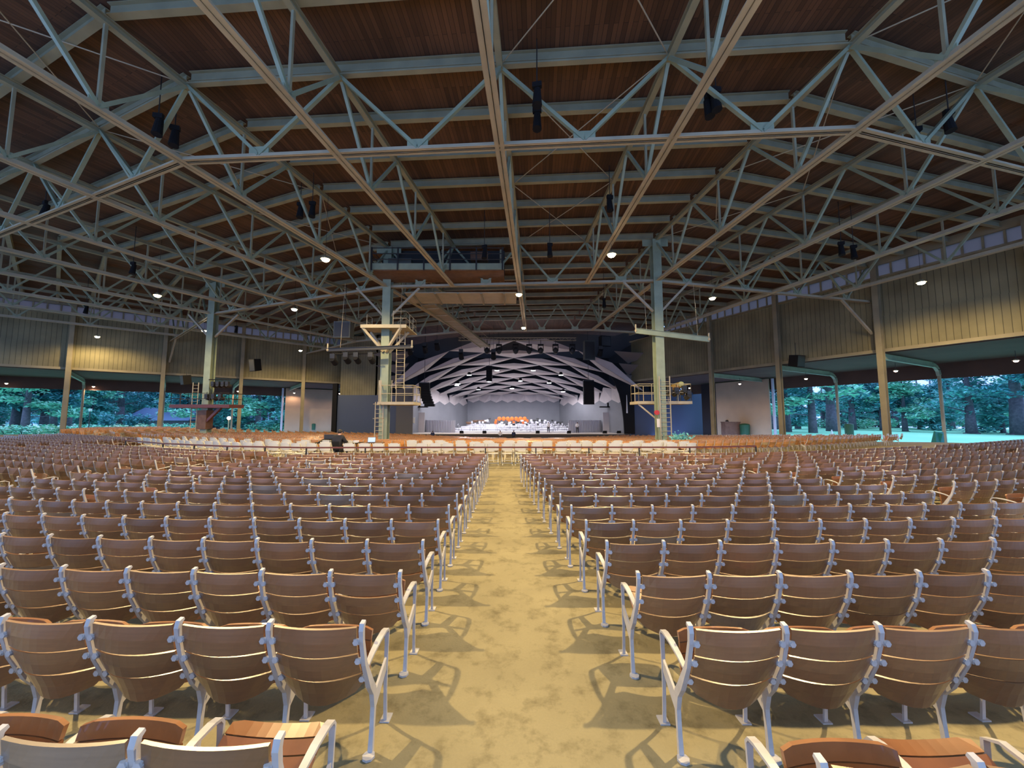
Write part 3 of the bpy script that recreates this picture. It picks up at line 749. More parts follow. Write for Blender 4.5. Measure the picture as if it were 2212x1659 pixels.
def armloop(mb, x=0.0, hi=True, mi=0):
    arm = [(-.09,.525),(-.02,.548),(.08,.565),(.17,.568),(.21,.560),(.228,.535),(.228,.47),(.222,.36),(.222,.2),(.235,0)] if hi else [(-.09,.53),(.17,.568),(.23,.54),(.235,0)]
    wd = [.024,.030,.034,.036,.034,.030,.024,.022,.020,.022] if hi else .03
    mb.sweep(arm, wd, .013, x, mi)
    # web between the legs
    mb.add([(x-.007, .012, .30), (x-.007, .236, .40), (x-.007, .236, .33), (x-.007, .022, .20), (x+.007, .012, .30), (x+.007, .236, .40), (x+.007, .236, .33), (x+.007, .022, .20)],
           [(0,1,2,3),(7,6,5,4),(0,4,5,1),(1,5,6,2),(2,6,7,3),(3,7,4,0)], mi)
    if hi: mb.box(x-.03, x+.03, .215, .29, 0, .008, mi)
def one(fn, name, mats, *a, **k):
    mb = MB(); fn(mb, *a, **k); me = mb.mesh(name, mats); me.polygons.foreach_set('use_smooth', [False]*len(me.polygons)); return me
ME = {
 'top': one(slat, 'top_slat', M['wood'], .632, .772),
 'mid': one(slat, 'middle_slat', M['wood'], .497, .622),
 'low': one(slat, 'bottom_slat', M['wood'], .385, .487, lowcurve=.05),
 'up': one(seatpan, 'seat', [M['pan'], M['bolt']], 86), 'down': one(seatpan, 'seat', [M['pan'], M['bolt']], 5),
 'half': one(seatpan, 'seat', [M['pan'], M['bolt']], 30),
 'fr': one(frame, 'side_frame', M['iron']), 'frL': one(frame, 'side_frame', M['iron'], sides=(1,)), 'frR': one(frame, 'side_frame', M['iron'], sides=(-1,)),
 'arm': one(armloop, 'armrest', M['iron'])}
def seat_geo(detail):
    mb = MB(); nx = 6 if detail else 3
    for z0, z1, lc in ((.632,.772,0),(.497,.622,0),(.385,.487,.05)): slat(mb, z0, z1, nx=nx, lowcurve=lc)
    seatpan(mb, 86, nx=4 if detail else 2, bolts=False, slats=1, mi=0)
    frame(mb, 0, False, 1); armloop(mb, 0, False, 1)
    if detail:
        for z in (.70, .585):
            y = yb(z)-.004; mb.box(-.040, .040, y-.016, y+.012, z-.014, z+.014, 1)
    return np.array(mb.v), mb.f, mb.mi
def frame_geo():
    mb = MB(); frame(mb, 0, False, 1); armloop(mb, 0, False, 1); return np.array(mb.v), mb.f, mb.mi
# rows: y offset and heading as a function of |x|
import bisect
_gx = [i*.1 for i in range(400)]
def _ang(x):
    P = [(0,0),(3,2.2),(6,5.8),(7.5,11),(9,16),(11,20),(20,25),(40,30)]
    for (a, b), (c, d) in zip(P, P[1:]):
        if x <= c: return b+(d-b)*(x-a)/(c-a)
    return 30
_gy = [0.0]
for i in range(1, 400): _gy.append(_gy[-1]+.1*math.tan(R(_ang(_gx[i]-.05))))
def G(x):
    x = abs(x); i = min(398, int(x/.1)); return _gy[i]+(_gy[i+1]-_gy[i])*(x-_gx[i])/.1
RP = .69
def rowpt(k, x): return 2.33+RP*(k-1)-.012*x+G(x)
def march(k, x0, sgn, x1):
    """seat anchor positions from x0 outwards to x1: gives left corner, heading"""
    out = []; x = x0; y = rowpt(k, x)
    while (x1-x)*sgn > .25:
        h = R(_ang(abs(x)+.25))*sgn - .012; nx_ = x+sgn*PW*math.cos(h); ny = y+sgn*PW*math.sin(h)
        if (x1-nx_)*sgn < -.15: break
        lx, ly = (x, y) if sgn > 0 else (nx_, ny)
        out.append((lx, ly, h)); x, y = nx_, ny
    return out
seats = []   # dict(x,y,h,row,block,idx,first,last)
for k in range(0, 21):
    Y = 2.16+RP*(k-1)
    ar = max(.26, .95-.075*(Y-2.13)); al = -.80+.005*(Y-2.2)
    re = 6.72-.43*(Y+.35-5.2) if Y > 4.6 else 6.95; fr_ = 8.0-.62*(Y+.45-6.0)
    lj = -6.6+.43*(Y+.3-5.4); lb = -9.15+.55*(Y+.6-7.2); fl_ = -10.2+.5*(Y+.8-7.8)
    blocks = [('right', ar, 1, re), ('left', al, -1, lj), ('left outer', lj-.16, -1, lb), ('far right', max(fr_, 3.8), 1, 27.5), ('far left', fl_, -1, -29)]
    if k >= 16: blocks = [('far left', -19.8, -1, -31)]
    for nm, x0, sg, x1 in blocks:
        L_ = march(k, x0, sg, x1)
        if k == 0: L_ = [(x, y-(.12 if nm == 'right' else .05), h) for x, y, h in L_]
        for i, (x, y, h) in enumerate(L_):
            if nm in ('far right','far left') and i and i % 26 in (24, 25): continue
            seats.append(dict(x=x, y=y, h=h, row=k, block=nm, idx=i, endL=(i == len(L_)-1 if sg < 0 else i == 0), endR=(i == 0 if sg < 0 else i == len(L_)-1)))
def inview(s):
    if s['y'] < .9: return False
    return abs(s['x']+.25)/s['y'] < 1.42
near = [s for s in seats if inview(s)]
near.sort(key=lambda s: math.hypot(s['x']+.25, s['y']))
near = near[:300]; ids = set(id(s) for s in near)
BW = {'right':'right of the centre aisle','left':'left of the centre aisle','left outer':'in the left outer block','far right':'in the far right block','far left':'in the far left block'}
DOWN = {('left',0,0):'half',('right',0,1):'half',('left',2,2):'half',('right',2,2):'down',('right',4,1):'half',('left',3,5):'down',('left',2,5):'half'}
rs = random.Random(5)
for s in near:
    x, y = s['x'], s['y']; z = floor_z(x, y)
    key = (s['block'], s['row'], s['idx']); st_ = DOWN.get(key) or ('half' if rs.random() < .04 else 'up')
    rowname = ORD[s['row']]; pos = ORD[s['idx']]
    edge = 'the aisle' if s['block'] in ('left','right') else 'its inner end'
    lab = f"slatted wooden seat {BW[s['block']]}, {rowname} row from the camera, {pos} from {edge}"
    if len(lab.split()) > 16: lab = f"slatted seat {BW[s['block']]}, {rowname} row, {pos} from {edge}"
    t = thing('auditorium_seat', lab, 'seat', (x, y, z), s['h'], 'slatted wooden auditorium seats')
    t.empty_display_size = .05
    jit = rs.uniform(-.004, .004)
    for key2, nm in (('top','top_slat'),('mid','middle_slat'),('low','bottom_slat')):
        o = bpy.data.objects.new(nm, ME[key2]); C.objects.link(o); o.parent = t
        if rs.random() < .12: o.location = (0, rs.uniform(-.008,.004), rs.uniform(-.006,.006))
    o = bpy.data.objects.new('seat', ME[st_]); C.objects.link(o); o.parent = t
    if st_ != 'up': o['label'] = 'orange wooden seat folded down'
    o = bpy.data.objects.new('side_frame', ME['frL'] if s['endL'] else ME['fr']); C.objects.link(o); o.parent = t
    o = bpy.data.objects.new('armrest', ME['arm']); C.objects.link(o); o.parent = t
    if s['endR']:
        o = bpy.data.objects.new('side_frame', ME['frR']); C.objects.link(o); o.parent = t; o.location = (PW, 0, 0)
        o = bpy.data.objects.new('armrest', ME['arm']); C.objects.link(o); o.parent = t; o.location = (PW, 0, 0)
# all further seats as one mass
VV = []; FF = []; MI = []; off = 0
GD, GL, GF = seat_geo(True), seat_geo(False), frame_geo()
def put(geo, x, y, z, h, wm=0):
    global off
    v, f, mi = geo; c, s_ = math.cos(h), math.sin(h)
    W = np.empty_like(v); W[:,0] = v[:,0]*c-v[:,1]*s_+x; W[:,1] = v[:,0]*s_+v[:,1]*c+y; W[:,2] = v[:,2]+z
    VV.append(W); FF.extend([tuple(i+off for i in q) for q in f]); MI.extend([wm if m_ == 0 else m_ for m_ in mi]); off += len(v)
for s in seats:
    if id(s) in ids: continue
    z = floor_z(s['x'], s['y']); d = math.hypot(s['x'], s['y'])
    if s['y'] < 0.9 or abs(s['x'])/max(s['y'],.1) > 2.0: continue
    put(GD if d < 12 else GL, s['x'], s['y'], z, s['h'])
    if s['endR']: put(GF, s['x']+PW*math.cos(s['h']), s['y']+PW*math.sin(s['h']), z, s['h'])
# seats beyond the cross aisle, in arcs round the stage
SX0, SY0 = 1.1, 66.0
r = 9.5; rows_front = []
while r < 52:
    da = PW/r; a = R(-62); i = 0
    while a < R(66):
        deg = math.degrees(a)
        ok = True
        for c in (-49, -35, -21, -7, 7, 21, 35, 49):
            if abs(deg-c)*R(1)*r < .55: ok = False
        px_, py_ = SX0+r*math.sin(a), SY0-r*math.cos(a)
        lim = 2.33+RP*14+G(px_)+6.6
        th = math.atan2(AX-px_, AY-py_)
        rr_ = math.hypot(AX-px_, AY-py_)
        if py_ < lim or py_ > 57 or (WR-th)*rr_ > -2.2 or (th-WLft)*rr_ > -2.2: ok = False
        for c in (pL, pR, pB):
            if math.hypot(px_-c.x, py_-c.y) < 1.3: ok = False
        if ok: put(GL, px_-.5*PW*math.cos(a), py_-.5*PW*math.sin(a), floor_z(px_, py_), a, 2)
        a += da; i += 1
    r += .84
me = bpy.data.meshes.new('auditorium_seats'); me.from_pydata(np.concatenate(VV).tolist(), [], FF)
me.materials.append(M['wood_far']); me.materials.append(M['iron']); me.materials.append(M['wood_front']); me.polygons.foreach_set('material_index', MI)
o = bpy.data.objects.new('auditorium_seats', me); C.objects.link(o)
tag(o, 'mass of slatted wooden auditorium seats filling the hall toward the stage and side walls', 'seats', None, 'stuff')
# ------------------------------------------------------------------ cross aisle: railing and white folding chairs
railpts = [(-18.8,18.9),(-15,16.7),(-11.1,15.15),(-7.67,14.5),(-3.4,14.62),(-1,14.66),(2.9,14.68),(6.71,14.68),(9.6,15.3)]
t = thing('wooden_railing', 'long dark brown handrail along the cross aisle behind the last row', 'railing', (0,14.6,0), 0, None, True)
for (x0,y0),(x1,y1) in zip(railpts, railpts[1:]):
    mb = MB(); mb.bar((x0,y0,.735), (x1,y1,.735), .06, .055); mb.build('handrail', M['brownrail'], t)
for x, y in railpts+[(-13,15.9),(-9.4,14.8),(-5.5,14.58),(4.8,14.68),(.9,14.67)]:
    mb = MB(); mb.box(x-.022, x+.022, y-.022, y+.022, 0, .715); mb.build('post', M['dark'], t)
def folding_chair():
    t = thing('folding_chair', 'x', 'chair', (0,0,0))
    mb = MB(); n = 6     # moulded back, faces +y (toward stage); seen from behind
    vs = []
    for i in range(n+1):
        u = i/n; x = -.21+.42*u; y = .03*(1-(2*u-1)**2); r_ = .045*max(0, abs(2*u-1)-.7)/.3
        vs += [(x, -.20-y, .56+r_*.6), (x, -.24-y, .86-r_), (x, -.215-y, .86-r_), (x, -.175-y, .56+r_*.6)]
    fs = [(3,2,1,0), tuple(range(4*n,4*n+4))]
    for i in range(n):
        for k in range(4): fs.append((4*i+k, 4*i+(k+1)%4, 4*i+4+(k+1)%4, 4*i+4+k))
    mb.add(vs, fs); mb.build('backrest', M['white'], t, loc=(0,0,0))
    mb = MB(); mb.prism([(-.2,-.14),(-.18,-.18),(.18,-.18),(.2,-.14),(.21,.2),(.17,.24),(-.17,.24),(-.21,.2)], .425, .45); mb.build('seat', M['white'], t, loc=(0,0,0))
    for s in (-1, 1):
        mb = MB(); mb.bar((s*.215,-.225,.84), (s*.215,.22,0), .025, .03); mb.build('front_leg', M['whiteframe'], t, loc=(0,0,0))
        mb = MB(); mb.bar((s*.19,.12,.43), (s*.19,-.26,0), .025, .03); mb.build('rear_leg', M['whiteframe'], t, loc=(0,0,0))
    mb = MB(); mb.bar((-.2,.15,.14), (.2,.15,.14), .02, .02); mb.bar((-.18,-.19,.08), (.18,-.19,.08), .02, .02); mb.build('stretcher', M['whiteframe'], t, loc=(0,0,0))
    return t
fc = folding_chair()
def on_rail(x):
    for (x0,y0),(x1,y1) in zip(railpts, railpts[1:]):
        if x0 <= x <= x1: return y0+(y1-y0)*(x-x0)/(x1-x0)
    return railpts[0][1]+( -x+railpts[0][0])*.55 if x < railpts[0][0] else railpts[-1][1]+(x-railpts[-1][0])*.25
spots = []
rc = random.Random(11)
rowA = [740,768,799,828,860,917,945,973,1000,1024,1038,1066,1095,1124,1158,1172,1208,1238,1252,1285,1306,1322,1348,1362,1390,1410,1440,1480]
for px in rowA: spots.append(((px-1106)/831*15.55, .75, 'first'))
x = -18.5
while x < -7.2: spots.append((x+rc.uniform(-.08,.08), .8+rc.uniform(-.05,.1), 'first')); x += rc.choice([.52,.56,.6])
for rk, dy, lo, hi, st2 in (('second', 1.75, -17.5, 7.6, .74), ('third', 2.7, -17, 7.2, .88)):
    x = lo
    while x < hi:
        if not (-6.6 < x < -4.2 and rk == 'second') : spots.append((x+rc.uniform(-.12,.12), dy+rc.uniform(-.12,.12), rk))
        x += rc.choice([st2, st2, st2*1.35, st2*.78])
cnts = {}; placed = []
for x, dy, rk in sorted(spots):
    y = on_rail(x)+dy
    if any(math.hypot(x-a, y-b) < .47 for a, b in placed) or math.hypot(x+6.1, y-16.6) < 1.25: continue
    placed.append((x, y)); c_ = cnts[rk] = cnts.get(rk, 0)+1
    lab = f'white plastic folding chair behind the brown handrail, {rk} line back, {ORD[c_-1]} from the left'
    o = fc if len(placed) == 1 else dup(fc)
    o.location = (x, y, floor_z(x, y)); ang = math.atan2(on_rail(x+.3)-on_rail(x-.3), .6) + rc.uniform(-.12,.12)
    o.rotation_euler = (0, 0, ang); o['label'] = lab; o['group'] = 'white folding chairs in the cross aisle'
# ------------------------------------------------------------------ people
def skin_fig(name, verts, edges, radii, m, parent, sub=2):
    me = bpy.data.meshes.new(name); me.from_pydata(verts, edges, []); me.materials.append(m)
    o = bpy.data.objects.new(name, me); C.objects.link(o); o.parent = parent
    me.skin_vertices.new() if False else None
    sk = o.modifiers.new('skin', 'SKIN'); sk.use_smooth_shade = True
    for i, r_ in enumerate(radii): me.skin_vertices[0].data[i].radius = (r_, r_)
    me.skin_vertices[0].data[0].use_root = True
    s_ = o.modifiers.new('sub', 'SUBSURF'); s_.levels = sub; s_.render_levels = sub
    return o
def person(label, loc, rz, shirt, trousers, pose='stand', shoes='black'):
    t = thing('person', label, 'person', loc, rz)
    if pose == 'stand':
        J = dict(pel=(0,0,.95), bel=(0,0,1.1), che=(0,0,1.32), neck=(0,0,1.48), he=(0,.01,1.60), top=(0,.0,1.70),
                 hl=(-.10,0,.92), hr=(.10,0,.92), kl=(-.13,.03,.50), kr=(.12,.05,.50), al=(-.14,-.02,.09), ar=(.13,.0,.09), tl=(-.15,.14,.04), tr=(.14,.16,.04),
                 sl=(-.18,0,1.42), sr=(.18,0,1.42), el=(-.25,-.02,1.14), er=(.25,-.02,1.14), wl=(-.22,.18,1.02), wr=(.22,.18,1.02), ml=(-.18,.27,1.02), mr=(.18,.27,1.02))
    else:
        J = dict(pel=(0,0,.52), bel=(0,.03,.68), che=(0,.08,.92), neck=(0,.13,1.08), he=(0,.17,1.20), top=(0,.18,1.30),
                 hl=(-.10,.02,.50), hr=(.10,.02,.50), kl=(-.14,.42,.50), kr=(.14,.42,.50), al=(-.15,.42,.09), ar=(.15,.42,.09), tl=(-.15,.56,.04), tr=(.15,.56,.04),
                 sl=(-.19,.09,1.02), sr=(.19,.09,1.02), el=(-.25,.20,.80), er=(.25,.20,.80), wl=(-.17,.42,.80), wr=(.17,.42,.80), ml=(-.13,.50,.80), mr=(.13,.50,.80))
    rad = dict(pel=.13, bel=.125, che=.145, neck=.055, he=.085, top=.07, hl=.085, hr=.085, kl=.058, kr=.058, al=.04, ar=.04, tl=.035, tr=.035,
               sl=.06, sr=.06, el=.043, er=.043, wl=.03, wr=.03, ml=.032, mr=.032)
    E = [('pel','bel'),('bel','che'),('che','neck'),('neck','he'),('he','top'),('pel','hl'),('pel','hr'),('hl','kl'),('hr','kr'),('kl','al'),('kr','ar'),('al','tl'),('ar','tr'),
         ('che','sl'),('che','sr'),('sl','el'),('sr','er'),('el','wl'),('er','wr'),('wl','ml'),('wr','mr')]
    ks = list(J); 
    skin_fig('body', [J[k] for k in ks], [(ks.index(a), ks.index(b)) for a, b in E], [rad[k] for k in ks], M['skin'], t)
    rad['neck'] = .055; sub = ['bel','che','neck','sl','sr','el','er','wl','wr']; ks2 = sub+['pel']
    E2 = [(a,b) for a,b in E if a in ks2 and b in ks2]
    skin_fig('shirt', [J[k] for k in ks2], [(ks2.index(a), ks2.index(b)) for a, b in E2], [rad[k]*1.2+.03 if k != 'neck' else .075 for k in ks2], M[shirt], t)
    ks3 = ['pel','hl','hr','kl','kr','al','ar']; E3 = [(a,b) for a,b in E if a in ks3 and b in ks3]
    skin_fig('trousers', [J[k] for k in ks3], [(ks3.index(a), ks3.index(b)) for a, b in E3], [rad[k]*1.16+.018 for k in ks3], M[trousers], t)
    h = Vector(J['he'])+Vector((0,-.015,.045)); mb = MB(); mb.sphere(h, .105, 14, 10, sc=(.92, 1.0, .95)); mb.build('hair', M['hair'], t, loc=(0,0,0), smooth=True)
    f = Vector(J['he']); mb = MB()
    for s_ in (-1,1):
        mb.sphere(f+Vector((s_*.033,.088,.01)), .012, 8, 6); 
    mb.build('eyes', M['black'], t, loc=(0,0,0))
    mb = MB(); mb.sphere(f+Vector((0,.1,-.015)), .017, 8, 6, sc=(.8,1.2,1.3)); mb.sphere(f+Vector((0,.084,-.05)), .022, 8, 6, sc=(1.3,.5,.4))
    for s_ in (-1,1): mb.sphere(f+Vector((s_*.088,.0,.0)), .02, 8, 6, sc=(.5,.8,1.3))
    for m_ in ('ml','mr'):
        c = Vector(J[m_]); 
        for q in range(4): mb.tube(c+Vector(((q-1.5)*.017, .02, 0)), c+Vector(((q-1.5)*.02, .075-.006*abs(q-1.3), -.022)), .008, .006, n=6)
        sg = 1 if m_ == 'ml' else -1
        mb.tube(c+Vector((sg*.02,0,0)), c+Vector((sg*.045,.045,-.012)), .009, .007, n=6)
    mb.build('face_and_fingers', M['skin'], t, loc=(0,0,0), smooth=True)
    mb = MB()
    for k in ('al','ar'):
        c = Vector(J[k]); mb.sphere(c+Vector((0,.06,-.045)), .05, 10, 8, sc=(.95,2.6,.9))
    mb.build('shoes', M[shoes], t, loc=(0,0,0), smooth=True)
    return t
zdesk = floor_z(-7,16.8)
person('person in dark clothes seated at the mixing desk, turned to the stage', (-7.45, 16.55, zdesk), R(-12), 'cloth_dark', 'cloth_dark', 'sit')
person('person in a navy top standing before the stage front', (0.25, 57.6, -1.93), R(5), 'cloth_blue', 'cloth_dark')
person('person in a white top standing before the stage front', (-1.75, 57.8, -1.93), R(-8), 'cloth_white', 'cloth_dark')
person('person in dark clothes standing low by the stage front, far left', (-11.6, 56.6, -1.94), R(3), 'cloth_blue', 'cloth_dark')
person('person in a white shirt standing on the stage at right', (10.4, 61.6, zs), R(170), 'cloth_white', 'cloth_dark')
person('person in a pale shirt standing near the centre right of the stage', (5.9, 62.6, zs), R(160), 'cloth_white', 'cloth_dark')
t = thing('office_chair', 'dark chair under the seated person at the mixing desk', 'chair', (-7.45, 16.5, zdesk))
mb = MB(); mb.box(-.22,.22,-.2,.22,.36,.41); mb.build('seat', M['black'], t, loc=(0,0,0))
mb = MB(); mb.box(-.2,.2,-.25,-.21,.5,.85); mb.build('backrest', M['black'], t, loc=(0,0,0))
for sx in (-1,1):
    for sy in (-1,1):
        mb = MB(); mb.tube((sx*.18,sy*.17,0),(sx*.16,sy*.15,.36),.015); mb.build('leg', M['dark'], t, loc=(0,0,0))
def table(label, x, y, w_, d_, m, h=.74):
    t = thing('folding_table', label, 'table', (x,y,floor_z(x,y)))
    mb = MB(); mb.box(-w_/2,w_/2,-d_/2,d_/2,h-.035,h); mb.build('tabletop', M[m], t, loc=(0,0,0))
    for sx in (-1,1):
        for sy in (-1,1):
            mb = MB(); mb.tube((sx*(w_/2-.08),sy*(d_/2-.08),0),(sx*(w_/2-.08),sy*(d_/2-.08),h-.035),.018); mb.build('leg', M['dark'], t, loc=(0,0,0))
    return t
table('dark table holding the mixing console beside the seated person', -7.75, 17.35, 2.0, .7, 'black')
table('brown table with papers and an open laptop, right of the seated person', -6.2, 17.2, .9, .7, 'timber')
t = thing('mixing_console', 'black mixing console on the dark table before the seated person', 'console', (-8.1,17.3,zdesk+.74))
mb = MB(); mb.add([(-.4,-.25,0),(.4,-.25,0),(.4,.25,0),(-.4,.25,0),(-.4,-.25,.05),(.4,-.25,.05),(.4,.25,.16),(-.4,.25,.16)],[(0,3,2,1),(4,5,6,7),(0,1,5,4),(1,2,6,5),(2,3,7,6),(3,0,4,7)]); mb.build('body', M['black'], t, loc=(0,0,0))
mb = MB(); mb.box(-.38,.38,.2,.24,.14,.34); mb.build('meter_bridge', M['dark'], t, loc=(0,0,0))
def laptop(label, x, y, z, rz):
    t = thing('laptop', label, 'laptop', (x,y,z), rz)
    mb = MB(); mb.box(-.17,.17,-.12,.12,0,.018); mb.build('keyboard_base', M['dark'], t, loc=(0,0,0))
    mb = MB(); mb.bar((0,.12,.02),(0,.19,.24),.34,.012,(1,0,0)); 
    mb = MB(); mb.add([(-.17,.115,.015),(.17,.115,.015),(.17,.185,.235),(-.17,.185,.235),(-.17,.125,.012),(.17,.125,.012),(.17,.195,.232),(-.17,.195,.232)],[(0,1,2,3),(7,6,5,4),(0,4,5,1),(1,5,6,2),(2,6,7,3),(3,7,4,0)]); l = mb.build('lid', M['dark'], t, loc=(0,0,0))
    mb = MB(); mb.add([(-.155,.116,.03),(.155,.116,.03),(.155,.178,.225),(-.155,.178,.225)],[(0,1,2,3)]); s_ = mb.build('screen', M['screen'], l, loc=(0,-.004,0))
laptop('open laptop with glowing blue screen on the brown table', -6.2, 17.05, zdesk+.74, R(8))
for i, (x, y, rz, lb) in enumerate(((-7.35,17.25,.3,'left'), (-7.0,17.2,-.2,'right'))):
    mb = MB(); mb.box(-.15,.15,-.11,.11,0,.006); mb.add([(-.15,.11,0),(.15,.11,0),(.15,.17,.09),(-.15,.17,.09)],[(0,1,2,3),(3,2,1,0)]) ; o = mb.build('paper_sheet', M['paper'], loc=(x,y,zdesk+.742)); o.rotation_euler=(0,0,rz); tag(o, f'white papers on the dark table, the {lb} of two sheets', 'paper', 'papers on the desk')
# ------------------------------------------------------------------ platforms, rails, ladders on the columns
def railing_parts(t, pts, z, h=1.0, m='steel_lit', closed=False):
    mb = MB()
    P = pts+([pts[0]] if closed else [])
    for (x0,y0),(x1,y1) in zip(P, P[1:]):
        for hh in (h, h*.5): mb.tube((x0,y0,z+hh), (x1,y1,z+hh), .025, n=6)
        n_ = max(1, int(math.hypot(x1-x0, y1-y0)/.8))
        for k in range(n_+1):
            mb.tube((x0+(x1-x0)*k/n_, y0+(y1-y0)*k/n_, z), (x0+(x1-x0)*k/n_, y0+(y1-y0)*k/n_, z+h), .025, n=6)
    mb.build('guard_rail', M[m], t)
def ladder(label, x, y, z0, z1, w_=.42, m='steel_lit', cage=False):
    t = thing('ladder', label, 'ladder', (x,y,z0), 0, None, True)
    for s_ in (-1,1):
        mb = MB(); mb.box(x+s_*w_/2-.03, x+s_*w_/2+.03, y-.02, y+.02, z0, z1); mb.build('rail', M[m], t)
    n_ = int((z1-z0)/.3)
    for k in range(n_): 
        mb = MB(); mb.tube((x-w_/2,y,z0+.15+.3*k),(x+w_/2,y,z0+.15+.3*k),.018,n=6); mb.build('rung', M[m], t)
    if cage:
        mb = MB()
        for k in range(int((z1-z0)/1.0)):
            z = z0+2.2+k*1.0
            if z > z1: break
            pr = None
            for q in range(9):
                a = math.pi*q/8; c = (x+.36*math.cos(a), y-.7*math.sin(a), z)
                if pr: mb.tube(pr, c, .015, n=5)
                pr = c
        mb.build('cage', M[m], t)
# left column: upper bracket platform
x, y = pL.x, pL.y
t = thing('service_platform', 'pale steel platform on V-shaped braces high on the left tall column', 'platform', (x,y,7.9), 0, None, True)
zp = CAMZ+6.35
mb = MB(); mb.box(x-1.45, x+1.75, y-1.2, y+.9, zp-.08, zp); mb.box(x-1.45,x+1.75,y-1.24,y-1.16,zp-.2,zp+.04); mb.build('deck', M['steel_lit'], t)
for sx in (-1,1):
    for yy in (y-1.15, y+.7):
        mb = MB(); mb.bar((x+sx*1.4,yy,zp-.1),(x+sx*.1,yy*.35+y*.65,zp-1.75),.16,.16); mb.build('brace', M['steel_lit'], t)
railing_parts(t, [(x-1.4,y+.85),(x-1.4,y-.2)], zp); railing_parts(t, [(x+.8,y-1.15),(x+1.7,y-1.15),(x+1.7,y+1.7),(x+.3,y+1.7)], zp)
mb = MB(); mb.box(x+.6,x+1.75,y+.9,y+1.8,zp-.08,zp); mb.build('side_deck', M['steel_lit'], t)
# lower cage platform
t = thing('service_platform', 'lower railed cage platform on the left tall column above the ladder', 'platform', (x,y,2.9), 0, None, True)
zq = CAMZ+1.0
mb = MB(); mb.box(x-.2, x+2.3, y-1.0, y+1.2, zq-.2, zq); mb.build('deck', M['steel_lit'], t)
railing_parts(t, [(x-.1,y-.95),(x+2.25,y-.95),(x+2.25,y+1.15),(x-.1,y+1.15)], zq, 1.15, closed=True)
mb = MB(); mb.box(x-.15,x+.05,y-.97,y-.93,zq,zq+1.5); mb.box(x+.75,x+.79,y-.97,y-.93,zq,zq+1.5); mb.build('gate', M['steel_lit'], t)
ladder('pale steel ladder at the foot of the left tall column', x-.2, y-.55, floor_z(x,y), zq, .55, cage=True)
ladder('upper steel ladder between the two platforms of the left tall column', x+.9, y+.5, zq+1.0, zp, .6)
# long light bars
def lightbar(label, a, b, n_, m='steel_blue'):
    a, b = Vector(a), Vector(b); t = thing('lighting_beam', label, 'beam', (a+b)/2, 0, None, True)
    mb = MB(); mb.ibeam(a, b, .16, .24 if m == 'dark' else .36); mb.build('beam', M[m], t)
    for e in (a, b):
        mb = MB(); mb.tube(e+Vector((0,0,-.1)), e+Vector((0,0,.45)), .05, n=8); mb.sphere(e, .09, 8, 6); mb.build('clamp', M['steel_lit'], t)
    for e, q in ((a, .15), (b, .85)):
        mb = MB(); mb.tube(a.lerp(b, q), Vector((a.lerp(b,q).x, a.lerp(b,q).y+.4, HB-.1)), .012, n=5); mb.build('hanger_cable', M['steel_lit'], t)
    return t
lightbar('dark horizontal beam crossing the left tall column, stage lights below', (-12.7,26.2,CAMZ+4.55), (-6.9,26.2,CAMZ+4.78), 0, 'dark')
lightbar('pale blue horizontal beam hung beside the right tall column', (8.5,26.0,CAMZ+5.85), (13.4,25.8,CAMZ+5.2), 0)
def spot(label, x, y, z, tilt=-25, sc=1.0, m='black', group=None, rz=0, top=0):
    t = thing('stage_spotlight', label, 'spotlight', (x,y,z), rz, group)
    Mt = Matrix.Rotation(R(tilt), 4, 'X') @ Matrix.Scale(sc, 4)
    mb = MB(); mb.box(-.13,.13,-.13,.13,-.03,.22); mb.v = [tuple(Matrix.Scale(sc,4) @ Vector(v)) for v in mb.v]; mb.build('yoke', M['dark'], t, loc=(0,0,0))
    mb = MB(); mb.tube((0,-.1,-.12),(0,.38,-.12),.14,.17,n=12); mb.v = [tuple(Mt @ Vector(v)) for v in mb.v]; mb.build('housing', M[m], t, loc=(0,0,0))
    mb = MB(); mb.tube((0,0,.2*sc),(0,0,max(.42*sc, top-z)),.02,n=6); mb.build('hook', M['dark'], t, loc=(0,0,0))
    return t
for i, dx in enumerate((-3.2,-2.3,-1.6,-.6)):
    spot(f'black stage light hanging under the dark beam, {ORD[i]} from the left', pL.x+dx, 26.25, CAMZ+4.1-.1*(i==0), -20, 1.25, group='lights under the dark beam')
mb = MB(); mb.tube((-12.4,26.25,CAMZ+4.25),(-9.3,26.25,CAMZ+4.35),.05,n=8); tag(mb.build('lighting_pipe', M['black']), 'black pipe holding the stage lights under the dark beam', 'pipe')
# right column platform
x, y = pR.x, pR.y
t = thing('service_platform', 'railed spotlight platform behind the right tall column', 'platform', (x,y,2.9), 0, None, True)
zq = CAMZ+1.05
mb = MB(); mb.box(x-1.4, x+2.4, y+.4, y+2.2, zq-.2, zq); mb.build('deck', M['steel_lit'], t)
railing_parts(t, [(x-1.3,y+.45),(x+2.35,y+.45),(x+2.35,y+2.15),(x-1.3,y+2.15)], zq, 1.2, closed=True)
mb = MB(); mb.bar((x-1.3,y+.6,zq-.2),(x-.1,y+.3,zq-1.3),.1,.1); mb.build('brace', M['steel_lit'], t)
ladder('pale steel ladder rising the right tall column past the platform', x+.15, y-.5, floor_z(x,y), CAMZ+2.7, .7, cage=False)
mb = MB(); mb.tube((0,0,0),(0,-.12,0),.16,n=14); o = mb.build('fire_bell', M['red'], loc=(x-.4,y-.35,CAMZ+.25)); tag(o, 'red round fire bell on the right tall column', 'bell')
mb = MB(); mb.box(-.14,.14,-.02,.02,-.28,.28); o = mb.build('notice_board', M['cloth_white'], loc=(x-.25,y-.36,CAMZ-.45)); tag(o, 'small white notice on the right tall column below the red bell', 'notice')
